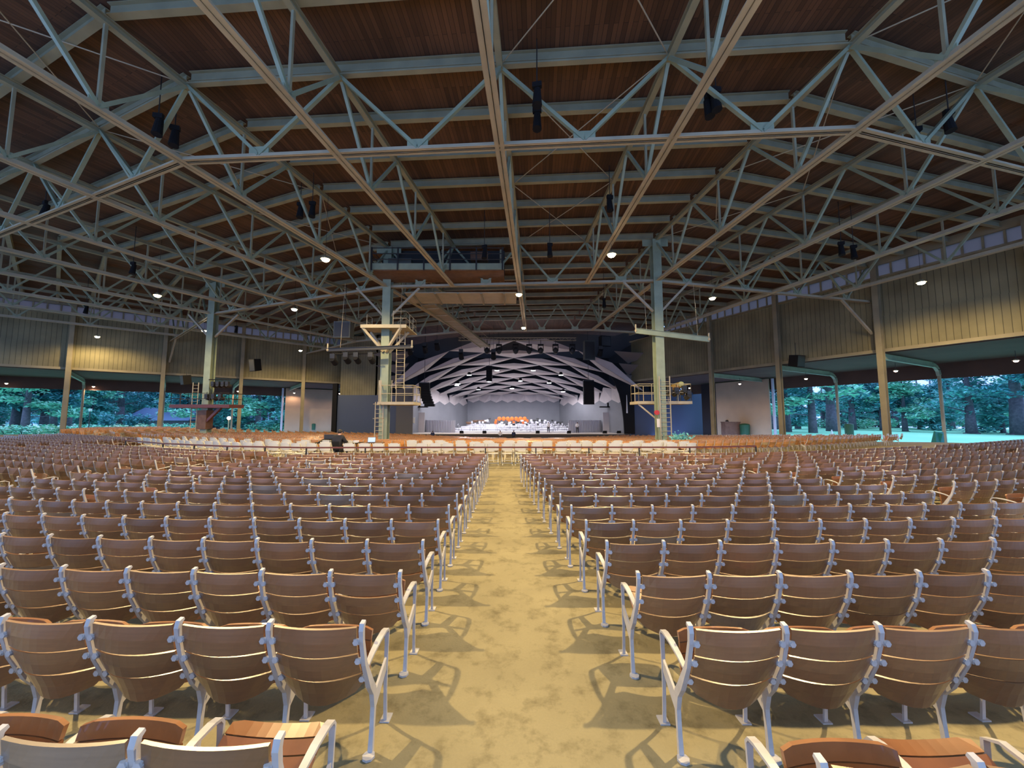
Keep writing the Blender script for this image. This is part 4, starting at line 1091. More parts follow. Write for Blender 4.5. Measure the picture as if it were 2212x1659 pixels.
for i, (dx, dz) in enumerate(((.9,.75),(1.35,.72),(1.9,.85),(2.2,.5))):
    spot(f'stage light on the right column platform rail, {ORD[i]} from the column', x+dx, y+.5, zq+dz, -15, 1.1, 'dark', 'lights on the right platform')
t = thing('follow_spot', 'large yellowish follow spotlight standing on the right column platform', 'spotlight', (x+1.9,y+1.2,zq))
mb = MB(); mb.tube((0,-.3,1.2),(0,.9,1.1),.22,.26,n=14); mb.build('housing', M['brass'], t, loc=(0,0,0))
for q in range(3):
    mb = MB(); a = q*2.1; mb.tube((0,0,1.0),(.4*math.sin(a),.4*math.cos(a),0),.03,n=6); mb.build('leg', M['dark'], t, loc=(0,0,0))
# potted plant at foot of right column
t = thing('potted_plant', 'leafy green plant at the foot of the right tall column', 'plant', (x+.75,y-1.4,floor_z(x,y-1.4)))
mb = MB(); mb.tube((0,0,0),(0,0,.35),.17,.24,n=14); mb.build('pot', M['dark'], t, loc=(0,0,0))
mb = MB(); rp = random.Random(3)
for q in range(260):
    c = Vector((rp.gauss(0,.33), rp.gauss(0,.25), .85+rp.gauss(0,.17))); d = Vector((rp.uniform(-1,1),rp.uniform(-1,1),rp.uniform(-.3,1))).normalized()*.1; e = d.cross(Vector((rp.uniform(-1,1),1,0))).normalized()*.04
    mb.add([c-d,c+e,c+d,c-e],[(0,1,2,3)])
mb.build('foliage', M['leaf1'], t, loc=(0,0,0))
mb = MB()
for q in range(6): mb.tube((0,0,.3),(rp.uniform(-.25,.25),rp.uniform(-.2,.2),.85),.012,n=5)
mb.build('stem', M['bark'], t, loc=(0,0,0))
# far left column platform
x, y = pB.x, pB.y
t = thing('service_platform', 'brown timber platform with spotlights on the far left tall column', 'platform', (x,y,2.8), 0, None, True)
zb = CAMZ+1.05
mb = MB(); mb.box(x-2.6, x+2.7, y-1.0, y+.9, zb-.3, zb); mb.build('deck', M['brownrail'], t)
mb = MB(); mb.bar((x+1.7,y-.6,zb-.25),(x+.3,y-.3,zb-1.5),.22,.22); mb.build('brace', M['brownrail'], t)
railing_parts(t, [(x-2.5,y-.95),(x+2.6,y-.95),(x+2.6,y+.85),(x-2.5,y+.85)], zb, 1.0, m='dark', closed=True)
for i, dx in enumerate((.7,1.15,1.6,2.0)):
    spot(f'stage light over the brown platform, {ORD[i]} from the column', x+dx, y-.4, zb+1.85, -10, 1.0, 'dark', 'lights over the brown platform')
for i, dx in enumerate((.6,1.2,1.8)):
    spot(f'lower stage light on the brown platform rail, {ORD[i]} from the column', x+dx, y-.9, zb+.7, -10, 1.0, 'dark', 'lights on the brown platform rail')
mb = MB(); mb.tube((x+.3,y-.4,zb+2.25),(x+2.3,y-.4,zb+2.25),.04,n=8); tag(mb.build('lighting_pipe', M['black']), 'dark pipe over the brown platform holding its lights', 'pipe')
ladder('steel ladder beside the far left tall column', x-.85, y-.4, floor_z(x,y), zb+2.0, .5)
mb = MB(); mb.box(x-.5,x+.3,y-.45,y+.4,CAMZ-1.15,CAMZ+.55)
tag(mb.build('column_wrap', M['timber']), 'rusty brown wrapping around the far left tall column under its platform', 'wrapping')
# ------------------------------------------------------------------ hanging booth and catwalk at the middle truss
t = thing('hanging_booth', 'open railed lighting booth hung under the roof left of the centre line', 'booth', (-5,27,12), 0, None, True)
x0, x1, y0, y1 = -9.7, -.55, 25.6, 28.0; zb = CAMZ+9.95
mb = MB(); mb.box(x0,x1,y0,y1,zb,zb+.06); mb.build('underside', M['timber'], t)
mb = MB(); mb.box(x0-.1,x1,y0-.08,y0,zb+.05,zb+.48); mb.build('front_beam', M['steel_blue'], t)
for k in range(6):
    xx = x0+.1+(x1-x0-.2)*k/5; mb = MB(); mb.box(xx-.05,xx+.05,y0-.14,y0-.06,zb,zb+1.6); mb.build('stanchion', M['dark'], t)
for z in (.75, 1.15, 1.55):
    mb = MB(); mb.tube((x0,y0-.1,zb+z),(x1,y0-.1,zb+z),.035,n=6); mb.build('guard_rail', M['dark'], t)
    mb = MB(); mb.tube((x0,y0-.1,zb+z),(x0,y1,zb+z),.035,n=6); mb.build('guard_rail', M['dark'], t)
mb = MB(); mb.box(x0,x1,y1-.1,y1,zb+.06,zb+2.4); mb.build('back_panel', M['dark'], t)
mb = MB(); mb.box(-2.9,-1.7,y0+.4,y0+.9,zb+.9,zb+1.5); mb.build('equipment_box', M['timber'], t)
mb = MB(); mb.box(-8.6,-7.0,y0+.3,y0+1.0,zb+.1,zb+1.0); mb.build('equipment_rack', M['greycab'], t)
for xx in (x0+.3, -5.2, x1-.3):
    mb = MB(); mb.box(xx-.06,xx+.06,y1-.25,y1-.13,zb,HR-.35); mb.build('hanger', M['steel'], t)
t = thing('transverse_catwalk', 'pale deck with sloped hangers behind the middle cross truss', 'catwalk', (-4,30,HB), 0, None, True)
mb = MB(); mb.box(-8.2,.35,28.6,31.4,HB-.15,HB-.08); mb.build('deck', M['steel_lit'], t)
for k in range(5):
    xx = -7.6+1.75*k; mb = MB(); mb.bar((xx,28.5,HB-.2),(xx,31.4,HB-.2),.14,.1); mb.build('joist', M['column'], t)
t = thing('catwalk', 'long ochre mesh catwalk running toward the stage left of centre', 'catwalk', (-7,38,HB), 0, None, True)
ca, cb = Vector((-7.0,31.6,HB-.15)), Vector((-3.6,51.5,HB-.15)); dd = (cb-ca).normalized(); sd = Vector((dd.y,-dd.x,0))
mb = MB(); mb.bar(ca,cb,1.3,.06); mb.build('deck', M['column'], t)
for s_ in (-1,1):
    mb = MB(); mb.bar(ca+sd*s_*.65,cb+sd*s_*.65,.1,.25); mb.build('edge_beam', M['column'], t)
    mb = MB(); mb.tube(ca+sd*s_*.65+Vector((0,0,1)),cb+sd*s_*.65+Vector((0,0,1)),.03,n=6)
    for k in range(14):
        c = ca.lerp(cb,k/13)+sd*s_*.65; mb.tube(c,c+Vector((0,0,1)),.025,n=5)
    mb.build('guard_rail', M['column'], t)
for k in range(9):
    c = ca.lerp(cb,(k+.5)/9)-Vector((0,0,.05)); mb = MB(); mb.bar(c-sd*.65,c+sd*.65,.08,.06); mb.build('crossbar', M['steel_lit'], t)
# ------------------------------------------------------------------ speakers
def speaker(label, x, y, z, w_, d_, h_, rz=0, tilt=0, m='black', cable=True, top=None, group=None):
    t = thing('loudspeaker', label, 'speaker', (x,y,z), R(rz), group)
    mb = MB(); mb.add([(-w_/2,-d_/2,-h_/2),(w_/2,-d_/2,-h_/2),(w_*.38,d_/2,-h_*.44),(-w_*.38,d_/2,-h_*.44),(-w_/2,-d_/2,h_/2),(w_/2,-d_/2,h_/2),(w_*.38,d_/2,h_*.5),(-w_*.38,d_/2,h_*.5)],
        [(0,3,2,1),(4,5,6,7),(0,1,5,4),(1,2,6,5),(2,3,7,6),(3,0,4,7)]); 
    Mt = Matrix.Rotation(R(tilt), 4, 'X'); mb.v = [tuple(Mt @ Vector(v)) for v in mb.v]; mb.build('cabinet', M[m], t, loc=(0,0,0))
    mb = MB(); mb.box(-w_*.45,w_*.45,-d_/2-.02,-d_/2-.003,-h_*.44,h_*.44); mb.v = [tuple(Mt @ Vector(v)) for v in mb.v]; mb.build('grille', M['dark'], t, loc=(0,0,0))
    if top:
        mb = MB(); mb.tube((0,0,h_/2-.02),(0,0,top-z),.018,n=6); mb.build('hanger', M['dark'], t, loc=(0,0,0))
    return t
def at(px, py, Y):
    p = R(4.8); a = (px-1106)/831; b = (829.5-py)/831; fy = math.cos(p)-b*math.sin(p); fz = math.sin(p)+b*math.cos(p); t_ = Y/fy
    return a*t_, Y, CAMZ+fz*t_
def atz(px, py, h):
    p = R(4.8); a = (px-1106)/831; b = (829.5-py)/831; fy = math.cos(p)-b*math.sin(p); fz = math.sin(p)+b*math.cos(p); t_ = h/fz
    return a*t_, fy*t_, CAMZ+h
SP = [('dark grey speaker cabinet hung left of the left tall column', 745,715, 29, 1.25,1.1,1.25, 0, 'greycab'),
      ('dark speaker box fixed in front of the left siding, larger one', 552,789, 42, .95,.8,1.35, -25, 'black'),
      ('dark speaker box fixed in front of the left siding, smaller one', 402,821, 44, .85,.8,1.1, -30, 'black'),
      ('dark speaker box fixed in front of the right siding', 1720,780, 36, 1.05,.9,1.1, 20, 'black'),
      ('big black speaker stack hung above the right side of the shell', 1271,758, 56, 1.6,1.2,2.9, 10, 'greycab'),
      ('black speaker hung behind the big stack, right of the shell', 1305,738, 58, 1.7,1.0,1.6, 20, 'black')]
for lb, px, py, Y, w_, d_, h_, rz, m in SP:
    x, y, z = at(px, py, Y)
    top = 11.3 if 'siding' not in lb else None
    if top is None:
        t = speaker(lb, x, y, z, w_, d_, h_, rz, 8, m, top=z+h_*.5+1.2)
    else: speaker(lb, x, y, z, w_, d_, h_, rz, 0, m, top=12.0)
def array(label, px, py0, py1, Y, w_, n_, curve=0):
    x, y, z0 = at(px, py0, Y); _, _, z1 = at(px, py1, Y); t = thing('line_array', label, 'speaker array', (x,y,z0), 0, 'hanging line arrays')
    h_ = (z0-z1)/n_
    for k in range(n_):
        a = curve*k*k*.012; mb = MB(); yo = -a*1.2; mb.box(-w_/2,w_/2,-.35-yo,.3-yo,-(k+1)*h_+.02,-k*h_); 
        if curve: mb.v = [(v[0]+curve*.09*(k*k)/n_, v[1], v[2]) for v in mb.v]
        mb.build('speaker_box', M['black'], t, loc=(0,0,0))
    mb = MB(); mb.box(-w_/2,w_/2,-.3,.3,0,.12); mb.tube((0,0,.1),(0,0,HR+.23-z0),.03,n=6); mb.build('rigging_frame', M['dark'], t, loc=(0,0,0))
array('black curved line array hanging left of the stage opening', 917, 828, 878, 56, 1.5, 9, 1)
array('black straight line array hanging right of the stage opening', 1271, 823, 874, 56, 1.5, 9, 0)
array('small black line array hanging at the middle of the shell', 1057, 792, 824, 59, .9, 7, 0)
# black fixtures clipped to the roof trusses
FX = [(1160,205,15.2,'first'),(1160,258,15.0,'f2'),(1533,230,15.5,'r'),(1548,215,16.5,'r2'),(1318,440,24.5,'mid'),(1188,541,28,'m2'),(1046,545,26.8,'booth'),(340,270,16,'l1'),(376,295,16.5,'l2'),
      (648,455,25,'l3'),(674,453,25.5,'l4'),(1982,298,17.5,'r3'),(2052,262,16.5,'r4'),(1818,538,26,'r5'),(1845,545,27,'r6'),(95,452,27,'ll1'),(286,580,30,'ll2'),(185,668,43,'w1'),(510,712,48,'w2'),(1305,655,36,'c1')]
FL = ['upper of two black fixtures hanging in the centre bay near the camera','lower of two black fixtures hanging in the centre bay near the camera','left of two black fixtures on the second truss right of centre','right of two black fixtures on the second truss right of centre','black fixture halfway down the truss right of centre','small black fixture above the middle cross truss','black fixture hanging before the hanging booth','left of two black fixtures at upper left','right of two black fixtures at upper left','left of two black fixtures in the left bay','right of two black fixtures in the left bay','lower black fixture at upper right','upper black fixture at upper right','left of two black fixtures in the right bay near the siding','right of two black fixtures in the right bay near the siding','black fixture at the far left edge under the roof','black fixture over the far left seats','black fixture before the left clerestory, further left','black fixture before the left clerestory, nearer the stage','black fixture behind the middle cross truss right of centre']
for (px, py, Y, _), lb in zip(FX, FL):
    x, y, z = atz(px, py, 10.9 if py < 500 else 10.0); t = thing('hanging_floodlight', lb, 'floodlight', (x,y,z), R((px*7)%60-30), 'black fixtures on the roof trusses')
    mb = MB(); mb.tube((0,0,-.38),(0,.1,.30),.17,.12,n=12); mb.build('housing', M['black'], t, loc=(0,0,0))
    mb = MB(); mb.box(-.16,.16,-.05,.08,.28,.46); mb.build('ballast_box', M['black'], t, loc=(0,0,0))
    hz = HR+.235-z
    mb = MB(); mb.tube((0,.02,.4),(0,.02,max(.6,hz)),.02,n=6); mb.build('stem', M['dark'], t, loc=(0,0,0))
# lighting truss and moving lights over the stage front
t = thing('lighting_truss', 'long box lighting truss across the top of the stage opening', 'lighting truss', (0,56,13), 0, None, True)
xa, _, za = at(990, 735, 56); xb, _, _ = at(1245, 735, 56)
for dy in (0,.4):
    for dz in (0,.4):
        mb = MB(); mb.tube((xa,56+dy,za+dz),(xb,56+dy,za+dz),.035,n=6); mb.build('tube', M['steel_lit'], t)
for q in range(4):
    xx = xa+.3+(xb-xa-.6)*q/3; mb = MB(); mb.tube((xx,56.2,za+.4),(xx,56.2,HR+.235),.02,n=6); mb.build('hanger_cable', M['dark'], t)
n_ = 32
for k in range(n_):
    u0 = xa+(xb-xa)*k/n_; u1 = xa+(xb-xa)*(k+1)/n_; mb = MB(); q = k % 2
    mb.tube((u0,56,za+.4*q),(u1,56,za+.4*(1-q)),.02,n=5); mb.build('lacing', M['steel_lit'], t)
for i, px in enumerate((1052,1078,1114,1143,1168,1200,1236)):
    x, y, z = at(px, 749, 56); z -= .25; t = thing('moving_head_light', f'moving stage light below the box truss, {ORD[i]} from the left', 'stage light', (x,y,z), 0, 'moving lights on the box truss')
    mb = MB(); mb.sphere((0,0,-.35), .38, 12, 8, sc=(1,1,1.35)); mb.build('head', M['dark'], t, loc=(0,0,0), smooth=True)
    mb = MB(); mb.box(-.42,-.34,-.12,.12,-.4,.45); mb.box(.34,.42,-.12,.12,-.4,.45); mb.box(-.42,.42,-.2,.2,.4,.62); mb.build('yoke', M['black'], t, loc=(0,0,0))
    mb = MB(); mb.tube((0,0,.6),(0,0,max(.7,za-z+.05)),.04,n=6); mb.build('clamp', M['dark'], t, loc=(0,0,0))
for i, (px, py) in enumerate(((944,742),(918,748),(996,762),(1066,762),(885,752),(1010,718),(1297,755))):
    x, y, z = at(px, py, 54); spot(f'black stage light hanging above the left shell edge, {ORD[i]} in order' if px != 1297 else 'black stage light hanging right of the big speaker stack', x, y, z, -40, 2.2, group='lights above the shell edge', top=HR+.235)
mb = MB(); mb.tube((xa-8,54.2,za+.1),(xa+1,54.2,za+.9),.06,n=8); tag(mb.build('lighting_pipe', M['black']), 'sloping black pipe over the left shell edge holding stage lights', 'pipe')
# ------------------------------------------------------------------ stage furniture
def schair(label, x, y, z, rz, m='riser', sc=1.0):
    t = thing('stage_chair', label, 'chair', (x,y,z), rz, 'chairs and stands on the stage')
    mb = MB(); mb.box(-.22,.22,-.2,.22,.42,.47); mb.build('seat', M[m], t, loc=(0,0,0))
    mb = MB(); mb.box(-.21,.21,.2,.24,.55,.95); mb.build('backrest', M[m], t, loc=(0,0,0))
    for sx in (-1,1):
        mb = MB(); mb.tube((sx*.19,-.17,0),(sx*.19,-.17,.42),.015,n=5); mb.tube((sx*.19,.22,0),(sx*.19,.22,.9),.015,n=5); mb.build('leg', M['dark'], t, loc=(0,0,0))
    return t
def tier(x, y):
    z = zs; r_ = 0
    for hw, y0, h in ((11.5,64.5,.25),(10.5,67,.55),(9.5,69.5,.85),(8.8,72,1.15)):
        xx = abs(x-SXC)/hw
        if xx < 1 and y > y0-2.2*math.sqrt(max(0,1-xx*xx))+.3: r_ = h
    return z+r_
rq = random.Random(21); k = 0; c0 = None
for ri, rr in enumerate((3.2,5.0,6.8,8.6,10.2)):
    n_ = 7+ri*3
    for q in range(n_):
        a = R(-78+156*q/(n_-1)); x = SXC+rr*math.sin(a)*1.05; y = 61.4+rr*math.cos(a)*1.0+.8
        if rq.random() < .22: continue
        red = (abs(x) < 3.2 and ri in (2,3,4))
        lb = f"{'orange' if red else 'white'} orchestra chair on the stage, {ORD[ri]} arc from the front, {ORD[q]} from left"
        schair(lb, x, y, tier(x,y), a+math.pi, 'orange' if red else 'riser')
        if rq.random() < .6:
            x2 = x-.62*math.sin(a); y2 = y-.62*math.cos(a)
            t = thing('music_stand', f'music stand before an orchestra chair, {ORD[ri]} arc, {ORD[q]} from left', 'music stand', (x2,y2,tier(x2,y2)), a, 'music stands on the stage')
            mb = MB(); mb.tube((0,0,.02),(0,0,1.0),.012,n=5); mb.build('pole', M['dark'], t, loc=(0,0,0))
            mb = MB(); mb.tube((0,0,0),(0,0,.03),.2,n=8); mb.build('base', M['dark'], t, loc=(0,0,0))
            mb = MB(); mb.add([(-.25,.05,1.18),(.25,.05,1.18),(.25,-.06,.9),(-.25,-.06,.9),(-.25,.07,1.18),(.25,.07,1.18),(.25,-.04,.9),(-.25,-.04,.9)],[(0,1,2,3),(7,6,5,4),(0,4,5,1),(3,2,6,7)]); mb.build('desk', M['riser' if rq.random() < .5 else 'dark'], t, loc=(0,0,0))
for i in range(7):
    x = -2.4+.8*i; t = thing('orange_banner_board', f'orange upright panel at the back of the orchestra, {ORD[i]} from the left', 'panel', (x,73.5,tier(x,73.5)), 0, 'orange panels behind the orchestra')
    mb = MB(); mb.sphere((0,0,1.05),.40,10,8,sc=(1,.25,1.0)); mb.build('panel', M['orange'], t, loc=(0,0,0), smooth=True)
    mb = MB(); mb.tube((0,0,0),(0,0,.8),.03,n=6); mb.build('stand', M['dark'], t, loc=(0,0,0))
for i, (x, y, s_) in enumerate(((-8.0,71.5,.55),(-6.9,72.2,.5),(-6.0,71.6,.42),(-5.2,72.3,.5),(4.6,73,.45),(8.0,70.5,.4),(8.9,71.0,.5))):
    t = thing('timpani_drum', f'{"brown" if i < 4 else "dark"} kettle drum on the risers, {ORD[i]} from the left', 'drum', (x,y,tier(x,y)), 0, 'drums on the risers')
    mb = MB(); mb.sphere((0,0,.72),s_,14,8,sc=(1,1,.8)); mb.v = [(a,b,min(c,.8)) for a,b,c in mb.v]; mb.build('bowl', M['timber' if i < 4 else 'dark'], t, loc=(0,0,0), smooth=True)
    mb = MB()
    for q in range(3): mb.tube((.3*math.sin(q*2.1),.3*math.cos(q*2.1),0),(.35*math.sin(q*2.1),.35*math.cos(q*2.1),.6),.025,n=5)
    mb.build('stand', M['dark'], t, loc=(0,0,0))
for i, px in enumerate((998,1047,1161,1228,1305,1335)):
    x, y, z = at(px, 930, 61); t = thing('floor_monitor', f'black wedge monitor on the stage edge, {ORD[i]} from the left', 'speaker', (x,60.6,zs), R(180), 'wedge monitors')
    mb = MB(); mb.add([(-.3,-.22,0),(.3,-.22,0),(.3,.22,0),(-.3,.22,0),(-.3,-.22,.12),(.3,-.22,.12),(.3,.22,.42),(-.3,.22,.42)],[(0,3,2,1),(4,5,6,7),(0,1,5,4),(1,2,6,5),(2,3,7,6),(3,0,4,7)]); mb.build('cabinet', M['black'], t, loc=(0,0,0))
    mb = MB(); mb.box(-.26,.26,-.24,-.222,.01,.1); mb.build('grille', M['dark'], t, loc=(0,0,0))
# doors and ledges in the shell side walls
for sx, lb in ((-1,'left'),(1,'right')):
    x = SXC+sx*15.6; y = 63.8
    t = thing('box_canopy', f'dark ledge with a small lamp above the side door of the shell, {lb}', 'ledge', (x,y,zs+4.2))
    mb = MB(); mb.box(-1.4,1.4,-.4,.2,-.1,.1); mb.build('ledge', M['black'], t, loc=(0,0,0)); mb = MB(); mb.tube((0,0,.1),(0,0,.7),.14,n=8); mb.build('lamp', M['black'], t, loc=(0,0,0))
    mb = MB(); mb.box(x-.9,x+.9,y-.12,y-.04,zs,zs+3.3); mb.build('door_3' if sx < 0 else 'door_4', M['shell'], kind='structure')
mb = MB(); mb.add([(-.55,0,0),(.3,0,-.5),(.3,0,.5),(-.55,.05,0),(.3,.05,-.5),(.3,.05,.5)],[(0,1,2),(5,4,3),(0,3,4,1),(1,4,5,2),(2,5,3,0)])
x, y, z = at(892,908,59.6); o = mb.build('triangular_sign', M['white'], loc=(x,y,z)); tag(o, 'small cream triangle on the dark wall left of the stage', 'sign')
x, y, z = at(1354,870,59.4); t = thing('wall_tube_light', 'thin vertical white tube on the dark wall right of the stage', 'light', (x,y,z))
mb = MB(); mb.tube((0,0,-1.6),(0,0,1.2),.13,.05,n=8); mb.build('tube', M['cloth_white'], t, loc=(0,0,0))
# ------------------------------------------------------------------ small things by the side walls
def barrel(label, x, y, m, h=1.0, r_=.32):
    z = floor_z(x,y); t = thing('trash_barrel', label, 'trash can', (x,y,z)); mb = MB(); mb.tube((0,0,0),(0,0,h),r_*.88,r_,n=14); mb.build('barrel', M[m], t, loc=(0,0,0))
    mb = MB(); mb.sphere((0,0,h),r_*1.02,12,6,sc=(1,1,.35)); mb.build('lid', M[m], t, loc=(0,0,0), smooth=True)
p = wpt('right', 45.6, 8.2); barrel('dark green trash barrel against the right beige wall', p.x, p.y, 'green', 1.5, .6)
p = wpt('right', 44.2, 7.4); t = thing('wooden_crate', 'brown wooden box against the right beige wall', 'box', (p.x,p.y,floor_z(p.x,p.y))); mb = MB(); mb.box(-1,1,-.5,.5,0,1.9); mb.build('body', M['timber'], t, loc=(0,0,0)); mb = MB(); mb.box(-1.05,1.05,-.55,.55,1.9,2.0); mb.build('lid', M['timber'], t, loc=(0,0,0))
p = wpt('left', 44, 8.2); barrel('green trash barrel against the left beige wall', p.x, p.y, 'green', 1.0, .3)
p = wpt('right', 57, 8.8); t_ = barrel('green trash barrel beside the first outer post on the right', p.x-.4, p.y, 'green', 1.3, .4)
for i, (r_, z) in enumerate(((42.6,1.2),(42.6,.3),(43.2,.8))):
    p = wpt('right', r_, 8.85); mb = MB(); mb.sphere((0,0,0),.22,8,6); o = mb.build('wall_fitting', M['dark'], loc=(p.x,p.y,z)); tag(o, f'dark fitting on the right beige wall, {("upper left","lower left","right")[i]} one', 'fitting', 'fittings on the beige wall')
t = thing('folding_sign', 'teal folding board standing by an outer post on the right lawn', 'sign', (36.6,33.2,-.93))
mb = MB(); mb.box(-.35,.35,-.03,.03,0,1.5); mb.build('front_board', M['teal'], t, loc=(0,0,0)); mb = MB(); mb.bar((0,.5,0),(0,.05,1.45),.7,.04,(1,0,0)); mb.build('rear_board', M['teal'], t, loc=(0,0,0))
t = thing('traffic_cone', 'pale blue-white cone on the right lawn', 'cone', (41.6,50.4,-.93)); mb = MB(); mb.tube((0,0,.04),(0,0,1.1),.28,.05,n=14); mb.build('cone', M['cloth_white'], t, loc=(0,0,0)); mb = MB(); mb.box(-.35,.35,-.35,.35,0,.05); mb.build('base', M['cloth_white'], t, loc=(0,0,0))
# ------------------------------------------------------------------ trees, shrubs and a far building
def leaves(mb, c, rad, n, size, rnd, flat=.5):
    c = Vector(c)
    for q in range(n):
        u = Vector((rnd.gauss(0,1), rnd.gauss(0,1), rnd.gauss(0,1))).normalized()*rnd.uniform(.55,1.0)
        p = c+Vector((u.x*rad[0], u.y*rad[1], u.z*rad[2])); d = Vector((rnd.uniform(-1,1), rnd.uniform(-1,1), rnd.uniform(-.35,.35))).normalized()*size*rnd.uniform(.6,1.3)
        e = d.cross(Vector((rnd.uniform(-.6,.6), rnd.uniform(-.6,.6), 1))).normalized()*size*.45
        mb.add([p-d, p+e, p+d*.8, p-e], [(0,1,2,3)])
def tree(name, lab, kind, seed, trunk_r=.5, H=13, base=2.2, spread=5, leaf='leaf0', drooping=True):
    rnd = random.Random(seed); t = thing(name, lab, 'tree', (0,0,0))
    mb = MB(); mb.tube((0,0,-.3),(0,0,H*.35),trunk_r*1.25,trunk_r*.9,n=12); mb.tube((0,0,H*.34),(.2,0,H),trunk_r*.9,trunk_r*.2,n=12)
    for q in range(5):
        a = rnd.uniform(0,6.28); mb.tube((0,0,-.3),(math.cos(a)*trunk_r*1.7,math.sin(a)*trunk_r*1.7,-.3),trunk_r*.5,.1,n=6)
    limbs = []
    for q in range(12):
        a = rnd.uniform(0,6.28); z = base+(H-base)*rnd.random()**1.2; L_ = spread*rnd.uniform(.5,1)*(1-.5*(z-base)/(H-base)); e = Vector((math.cos(a)*L_, math.sin(a)*L_, z+rnd.uniform(-.4,1.0)))
        mb.tube((0,0,z*.85), e, trunk_r*.2, .04, n=6); limbs.append(e)
    mb.build('trunk', M['bark'], t, loc=(0,0,0), smooth=True)
    mb = MB()
    for e in limbs:
        for q in range(5):
            c = e*rnd.uniform(.45,1.05); c.z = e.z+rnd.uniform(-.7,.9); c.x += rnd.uniform(-1.2,1.2); c.y += rnd.uniform(-1.2,1.2)
            leaves(mb, c, (1.8,1.8,.6), 58, .42, rnd)
    mb.build('crown', M[leaf], t, loc=(0,0,0))
    return t
def shrub(name, lab, seed, w_, h_, leaf, n=420):
    rnd = random.Random(seed); t = thing(name, lab, 'shrub', (0,0,0)); mb = MB()
    for q in range(6): leaves(mb, (rnd.uniform(-w_*.5,w_*.5), rnd.uniform(-.5,.5), h_*rnd.uniform(.35,.6)), (w_*.42,w_*.35,h_*.42), n//6, .26, rnd)
    mb.build('foliage', M[leaf], t, loc=(0,0,0))
    mb = MB()
    for q in range(5): mb.tube((0,0,0),(rnd.uniform(-w_*.3,w_*.3),rnd.uniform(-.3,.3),h_*.6),.05,.02,n=5)
    mb.build('stem', M['bark'], t, loc=(0,0,0)); return t
protoT = [tree('park_tree','x','tree',1,.6,13,3.2,6,'leaf1'), tree('park_tree','x','tree',2,.6,12,2.0,6,'leaf0'), tree('park_tree','x','tree',3,.45,12,3.0,5.5,'leaf2'), tree('park_tree','x','tree',4,.8,15,5.0,7,'leaf0'), tree('park_tree','x','tree',9,.28,8,.5,4.5,'leaf1')]
used = [False]*5
def ground(x, y): return -.95
def place_tree(kind, px, Y, rz, lab, grp, sc=1.0):
    x = (px-1106)/831*Y
    o = protoT[kind] if not used[kind] else dup(protoT[kind]); used[kind] = True
    o.location = (x, Y, ground(x,Y)); o.rotation_euler = (0,0,rz); o.scale = (sc,sc,sc); o['label'] = lab; o['group'] = grp
rt = random.Random(31)
right_extra = [(4,1668+38*i,112+6*(i%2)) for i in range(17)]
left_extra = [(4,-40+38*i,118+6*(i%2)) for i in range(18)]
KN = ['mid-green tree with a thick trunk','dark tree with low boughs','light green tree with layered boughs','big dark tree with a tall bare trunk','small bushy tree']
right_spec = [(3,1694,66),(2,1752,62),(3,1793,70),(0,1838,86),(1,1905,84),(2,1950,80),(1,1985,92),(4,2010,88),(0,2092,72),(1,2150,84),(3,2195,68),(2,2230,78),(1,1720,92),(1,1775,98),(4,1860,96),(1,1930,104),(0,2050,100),(1,2120,104),(2,2180,100),(1,2240,100),(4,1700,86),(2,1820,106),(1,1880,110),(1,2010,112),(0,2080,112),(1,1670,84),(4,2160,74),(3,2270,62)]
def ordered(spec, side, grp):
    srt = sorted(range(len(spec)), key=lambda i: spec[i][1])
    for n_, i in enumerate(srt):
        k, px, Y = spec[i]; place_tree(k, px, Y, rt.uniform(0,6.28), f'{KN[k]} beyond the {side} lawn, {ORD[n_]} from the left' if side == 'right' else f'{KN[k]} beyond the {side} opening, {ORD[n_]} from the left', grp, rt.uniform(.85,1.15))
ordered(right_spec+right_extra, 'right', 'trees beyond the right lawn')
left_spec = [(1,-10,66),(3,40,70),(2,60,64),(1,100,72),(3,52,78),(1,150,72),(2,180,82),(3,240,96),(3,262,92),(1,225,104),(0,300,108),(1,345,104),(2,390,92),(1,405,84),(2,440,98),(1,470,90),(4,500,84),(2,560,84),(2,590,78),(1,575,98),(0,620,92),(1,640,100),(1,530,106),(4,-40,72),(2,10,86),(1,120,96),(4,200,84),(1,-30,90),(0,330,112),(1,430,110),(1,280,116),(4,610,76),(2,455,78),(1,500,112)]
ordered(left_spec+left_extra, 'left', 'trees beyond the left openings')
# shrubs along the left
SH = [shrub('hedge_shrub','x',51,4.2,1.9,'leaf2'), shrub('hedge_shrub','x',52,3.6,1.7,'leaf3'), shrub('cone_shrub','x',53,2.6,3.6,'leaf0',700)]
su = [False]*3; cnt = 0
for px, Y, k in ((-30,57,0),(15,58,1),(55,58,0),(92,60,0),(128,59,1),(152,60,0),(182,61,0),(215,62,0),(235,66,2),(262,63,1),(285,70,2),(308,66,1),(318,72,2),(345,68,0),(372,68,0),(395,70,0),(425,72,0),(560,74,0),(600,74,0)):
    x = (px-1106)/831*Y; o = SH[k] if not su[k] else dup(SH[k]); su[k] = True; cnt += 1
    o.location = (x, Y, -.95); o.rotation_euler = (0,0,px*.13)
    o['label'] = f'{("low green hedge bush","low bush with pale blossom","dark cone-shaped evergreen")[k]} outside the left openings, {ORD[cnt-1]} from the left'; o['group'] = 'bushes outside the left openings'
cnt = 0
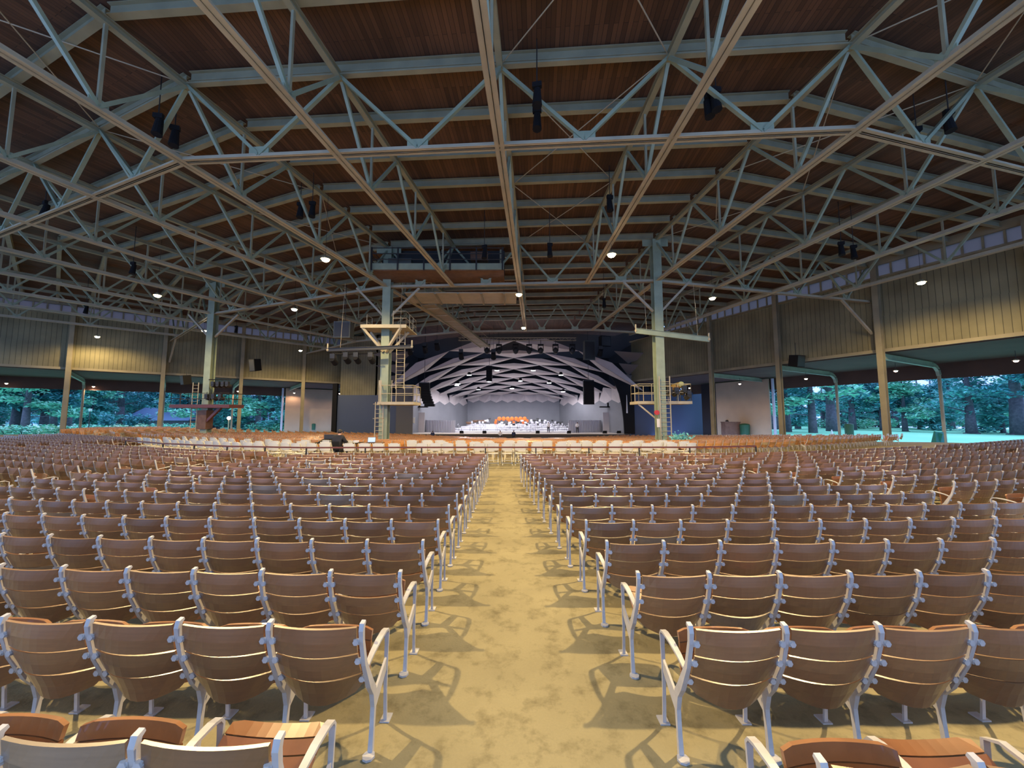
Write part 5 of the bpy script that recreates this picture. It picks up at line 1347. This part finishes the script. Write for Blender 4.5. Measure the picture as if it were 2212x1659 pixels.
for px, Y, k in ((1850,92,0),(1870,96,1),(1970,100,0),(2075,104,0),(2130,98,0),(1760,96,0),(1915,100,0),(2180,92,0)):
    x = (px-1106)/831*Y; o = dup(SH[k]); cnt += 1
    o.location = (x, Y, -.95); o.rotation_euler = (0,0,px*.13); o.scale = (1.3,1.3,1.5)
    o['label'] = f'yellow-green bush at the far edge of the right lawn, {ORD[cnt-1]} from the left'; o['group'] = 'bushes beyond the right lawn'
def house(label, px, Y, w_, h_, rz):
    x = (px-1106)/831*Y; t = thing('garden_pavilion', label, 'building', (x,Y,-.95), rz)
    mb = MB(); mb.box(-w_/2,w_/2,-3,3,0,h_); mb.build('wall', M['bark'], t, loc=(0,0,0))
    mb = MB(); mb.add([(-w_/2-.6,-3.6,h_),(w_/2+.6,-3.6,h_),(w_/2+.6,3.6,h_),(-w_/2-.6,3.6,h_),(-w_/2+1.5,0,h_+2.6),(w_/2-1.5,0,h_+2.6)],[(0,1,5,4),(1,2,5),(2,3,4,5),(3,0,4),(3,2,1,0)]); mb.build('roof', M['blueroof'], t, loc=(0,0,0))
house('low building with a pale blue-grey roof beyond the left shrubs', 330, 96, 6, 2.4, .3)
house('small building with a pale roof behind the far left tall column', 405, 82, 9, 2.0, -.2)
house('low pale-roofed building beyond the trees left of the beige wall', 545, 104, 10, 1.8, .1)
t = thing('lamp_post', 'dark thin lamp post outside between the left wall columns', 'lamp post', ((197-1106)/831*58,58,-.95)); mb = MB(); mb.tube((0,0,0),(0,0,3.6),.07,.05,n=8); mb.build('pole', M['dark'], t, loc=(0,0,0)); mb = MB(); mb.tube((0,0,3.6),(0,0,4.0),.16,.22,n=8); mb.build('lantern', M['cloth_white'], t, loc=(0,0,0))
x = (497-1106)/831*66
t = thing('yard_lamp', 'lit outdoor lamp on a pale post behind the brown platform column', 'lamp', (x,66,-.95)); mb = MB(); mb.tube((0,0,0),(0,0,2.4),.1,n=8); mb.build('post', M['beige'], t, loc=(0,0,0)); mb = MB(); mb.sphere((0,0,2.55),.28,10,8); mb.build('globe', M['lens_small'], t, loc=(0,0,0), smooth=True)
